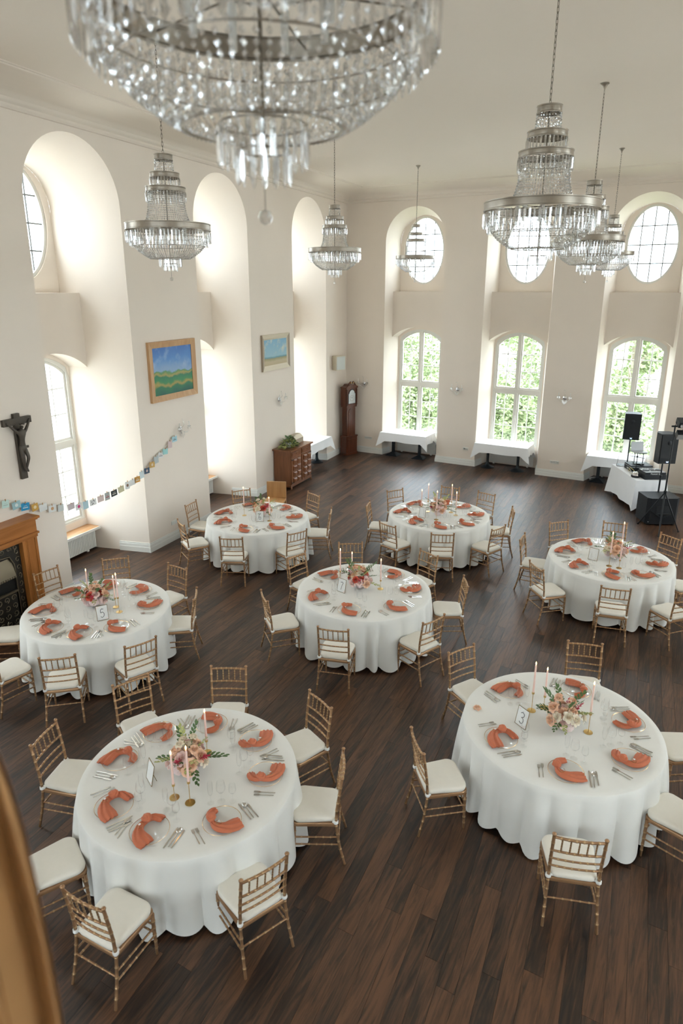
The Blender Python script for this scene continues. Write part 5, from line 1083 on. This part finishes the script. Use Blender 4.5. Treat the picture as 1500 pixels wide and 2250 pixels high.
# subwoofer, speakers on poles, light stand
t = thing('subwoofer', 'large black bass loudspeaker on the floor beside the DJ table', 'speaker', (9.35, -2.62, 0), R_(28.7))
g = G(); g.zprism([(-.35, -.20), (-.28, -.27), (.28, -.27), (.35, -.20), (.35, .27), (-.35, .27)], .03, .62); part('cabinet', g, 'black_plastic', t)
cb('handle_recess', t, -.16, .16, -.276, -.268, .24, .44, 'black_grille'); g = G(); g.tube([(-.14, -.285, .27), (.14, -.285, .27)], .012, 8); part('handle', g, 'black_metal', t)
cb('badge', t, -.30, -.25, -.262, -.25, .07, .09, 'grey_plastic')
for x_ in (-.28, .28):
    for y_ in (-.2, .2): g = G(); g.lathe([(0, 0), (.025, 0), (.025, .03), (0, .03)], 10, (x_, y_, 0)); part('foot', g, 'black_plastic', t)
def top_speaker(x, y, z, rz, label, pole_z):
    t = thing('loudspeaker', label, 'speaker', (x, y, z), rz, 'DJ loudspeakers'); g = G()
    g.zprism([(-.19, -.17), (.19, -.17), (.19, .05), (.12, .17), (-.12, .17), (-.19, .05)], 0, .66); part('cabinet', g, 'black_plastic', t)
    cb('grille', t, -.175, .175, -.182, -.168, .03, .63, 'black_grille'); cb('badge', t, -.03, .03, -.188, -.181, .045, .065, 'grey_plastic'); cb('power_light', t, -.02, .02, -.188, -.181, .032, .042, 'blue_led')
    g = G(); g.lathe([(0, 0), (.05, 0), (.04, .03), (0, .04)], 12); g.v = [(x_, -.183-z_*.2, .47+y_) for x_, y_, z_ in g.v]; part('tweeter_dome', g, 'black_plastic', t, 50)
    q = thing('speaker_pole', 'black pole carrying the %s' % label.split(' on ')[0], 'pole', (x, y, pole_z)); g = G(); g.tube([(0, 0, 0), (0, 0, (z-pole_z)*.55)], .019, 10); part('lower_tube', g, 'black_metal', q, 50); g = G(); g.tube([(0, 0, (z-pole_z)*.5), (0, 0, z-pole_z)], .016, 10); part('upper_tube', g, 'black_metal', q, 50)
    g = G(); g.lathe([(.016, 0), (.03, 0), (.03, .05), (.016, .05)], 12, (0, 0, (z-pole_z)*.5), closed=True); part('collar', g, 'black_plastic', q, 50)
    if pole_z < .1:
        for a_ in (.4, 2.5, 4.6): g = G(); g.tube([(0, 0, .35), (.2*math.cos(a_), .2*math.sin(a_), .01)], .011, 7); part('leg', g, 'black_metal', q)
    return t
top_speaker(9.31, -2.42, 1.33, R_(30), 'right loudspeaker on a pole above the bass speaker', .62)
top_speaker(8.42, -.36, 1.36, R_(8), 'left loudspeaker on a pole before the right back window', 0)
t = thing('light_stand', 'black tripod stand carrying stage lights at the right edge', 'stand', (9.47, -3.27, 0))
g = G(); g.tube([(0, 0, .12), (0, 0, 1.3)], .018, 10); part('lower_pole', g, 'black_metal', t, 50); g = G(); g.tube([(0, 0, 1.25), (0, 0, 2.32)], .015, 10); part('upper_pole', g, 'black_metal', t, 50)
g = G(); g.lathe([(.018, 0), (.032, 0), (.032, .07), (.018, .07)], 12, (0, 0, .84), closed=True); part('collar', g, 'black_metal', t, 50)
for fx, fy in ((-.45, .26), (.01, -.40), (.36, .13)):
    g = G(); g.tube([(0, 0, .88), (fx, fy, .01)], .013, 8); lg = part('leg', g, 'black_metal', t); g = G(); g.tube([(0, 0, .30), (fx*.55, fy*.55, .40)], .008, 6); part('brace', g, 'black_metal', lg); g = G(); g.lathe([(0, 0), (.022, 0), (.02, .03), (0, .03)], 8, (fx, fy, 0)); part('rubber_foot', g, 'black_plastic', lg)
g = G(); g.tube([(-.06, -.03, 2.3), (.6, .32, 2.3)], .018, 8); part('crossbar', g, 'black_metal', t)
for i, (x_, lb) in enumerate(((.10, 'small black stage spotlight at the left of the light bar'), (.44, 'larger black stage light beside it on the light bar'))):
    l = thing('stage_light', lb, 'light', (9.47+x_*.88, -3.27+x_*.48, 2.3), R_(28), 'stage lights', rot=(R_(20), 0, R_(20-40*i)))
    cb('housing', l, -.07-.03*i, .07+.03*i, -.12, .10, .03, .15+.08*i, 'black_plastic'); g = G(); g.lathe([(.045+.02*i, 0), (.05+.02*i, .02), (.04, .02), (0, .012)], 16); g.v = [(x2, -.12-z2, .09+.04*i+y2) for x2, y2, z2 in g.v]; part('lens', g, 'silver_mirror', l, 50)
    g = G(); g.tube([(-.09-.03*i, 0, .10), (-.09-.03*i, 0, 0), (.09+.03*i, 0, 0), (.09+.03*i, 0, .10)], .008, 6); part('yoke', g, 'black_metal', l)
l = thing('stage_light', 'white-edged stage light hanging under the light bar', 'light', (9.60, -3.20, 2.08), R_(28), 'stage lights', rot=(R_(35), 0, R_(20))); cb('housing', l, -.10, .10, -.07, .07, 0, .13, 'black_plastic'); cb('front_rim', l, -.10, .10, -.078, -.07, 0, .13, 'grey_plastic'); g = G(); g.tube([(0, 0, .13), (0, .05, .2)], .01, 6); part('yoke', g, 'black_metal', l)

# ------------------------------------------------------------------ loose flower head on table 3, gold curtain beside the camera
x, y = onz((1048, 1558), TZ)[:2]; t = thing('fallen_bloom', 'single loose peach bloom lying on the cloth near the left edge', 'flower', (x, y, TZ+.02)); ob('rose', ROSE['peach'], t, scale=.8)
edge = [(230, 3000), (180, 2550), (152, 2330), (140, 2250), (118, 2130), (92, 2000), (62, 1870), (32, 1765), (4, 1690), (-30, 1600), (-60, 1500), (-110, 1300), (-160, 1000), (-200, 600), (-260, -200)]
hd_ = .78; rows = []
for (px, py) in edge:
    d = ray((px, py)); d = d/math.hypot(d[0], d[1])*hd_; P0 = CAM+d
    lat = np.array([-d[1], d[0], 0.])/hd_; row = []
    for j in range(25):
        u_ = j/24; o_ = P0+lat*(.50*u_)+(d*np.array([1, 1, 0])/hd_)*(.025*math.sin(u_*38)+.03*math.sin(u_*9+1)+.015*math.sin(py*.004+u_*6)); row.append(tuple(o_))
    rows.append(row)
g = G(); g.grid(rows); g.grid([[(x_+.006*WD[0], y_-.006, z_) for x_, y_, z_ in reversed(r)] for r in rows])
tag(part('curtain', g, 'curtain_gold', None, 80), 'blurred golden-brown curtain at the lower left edge', 'curtain')
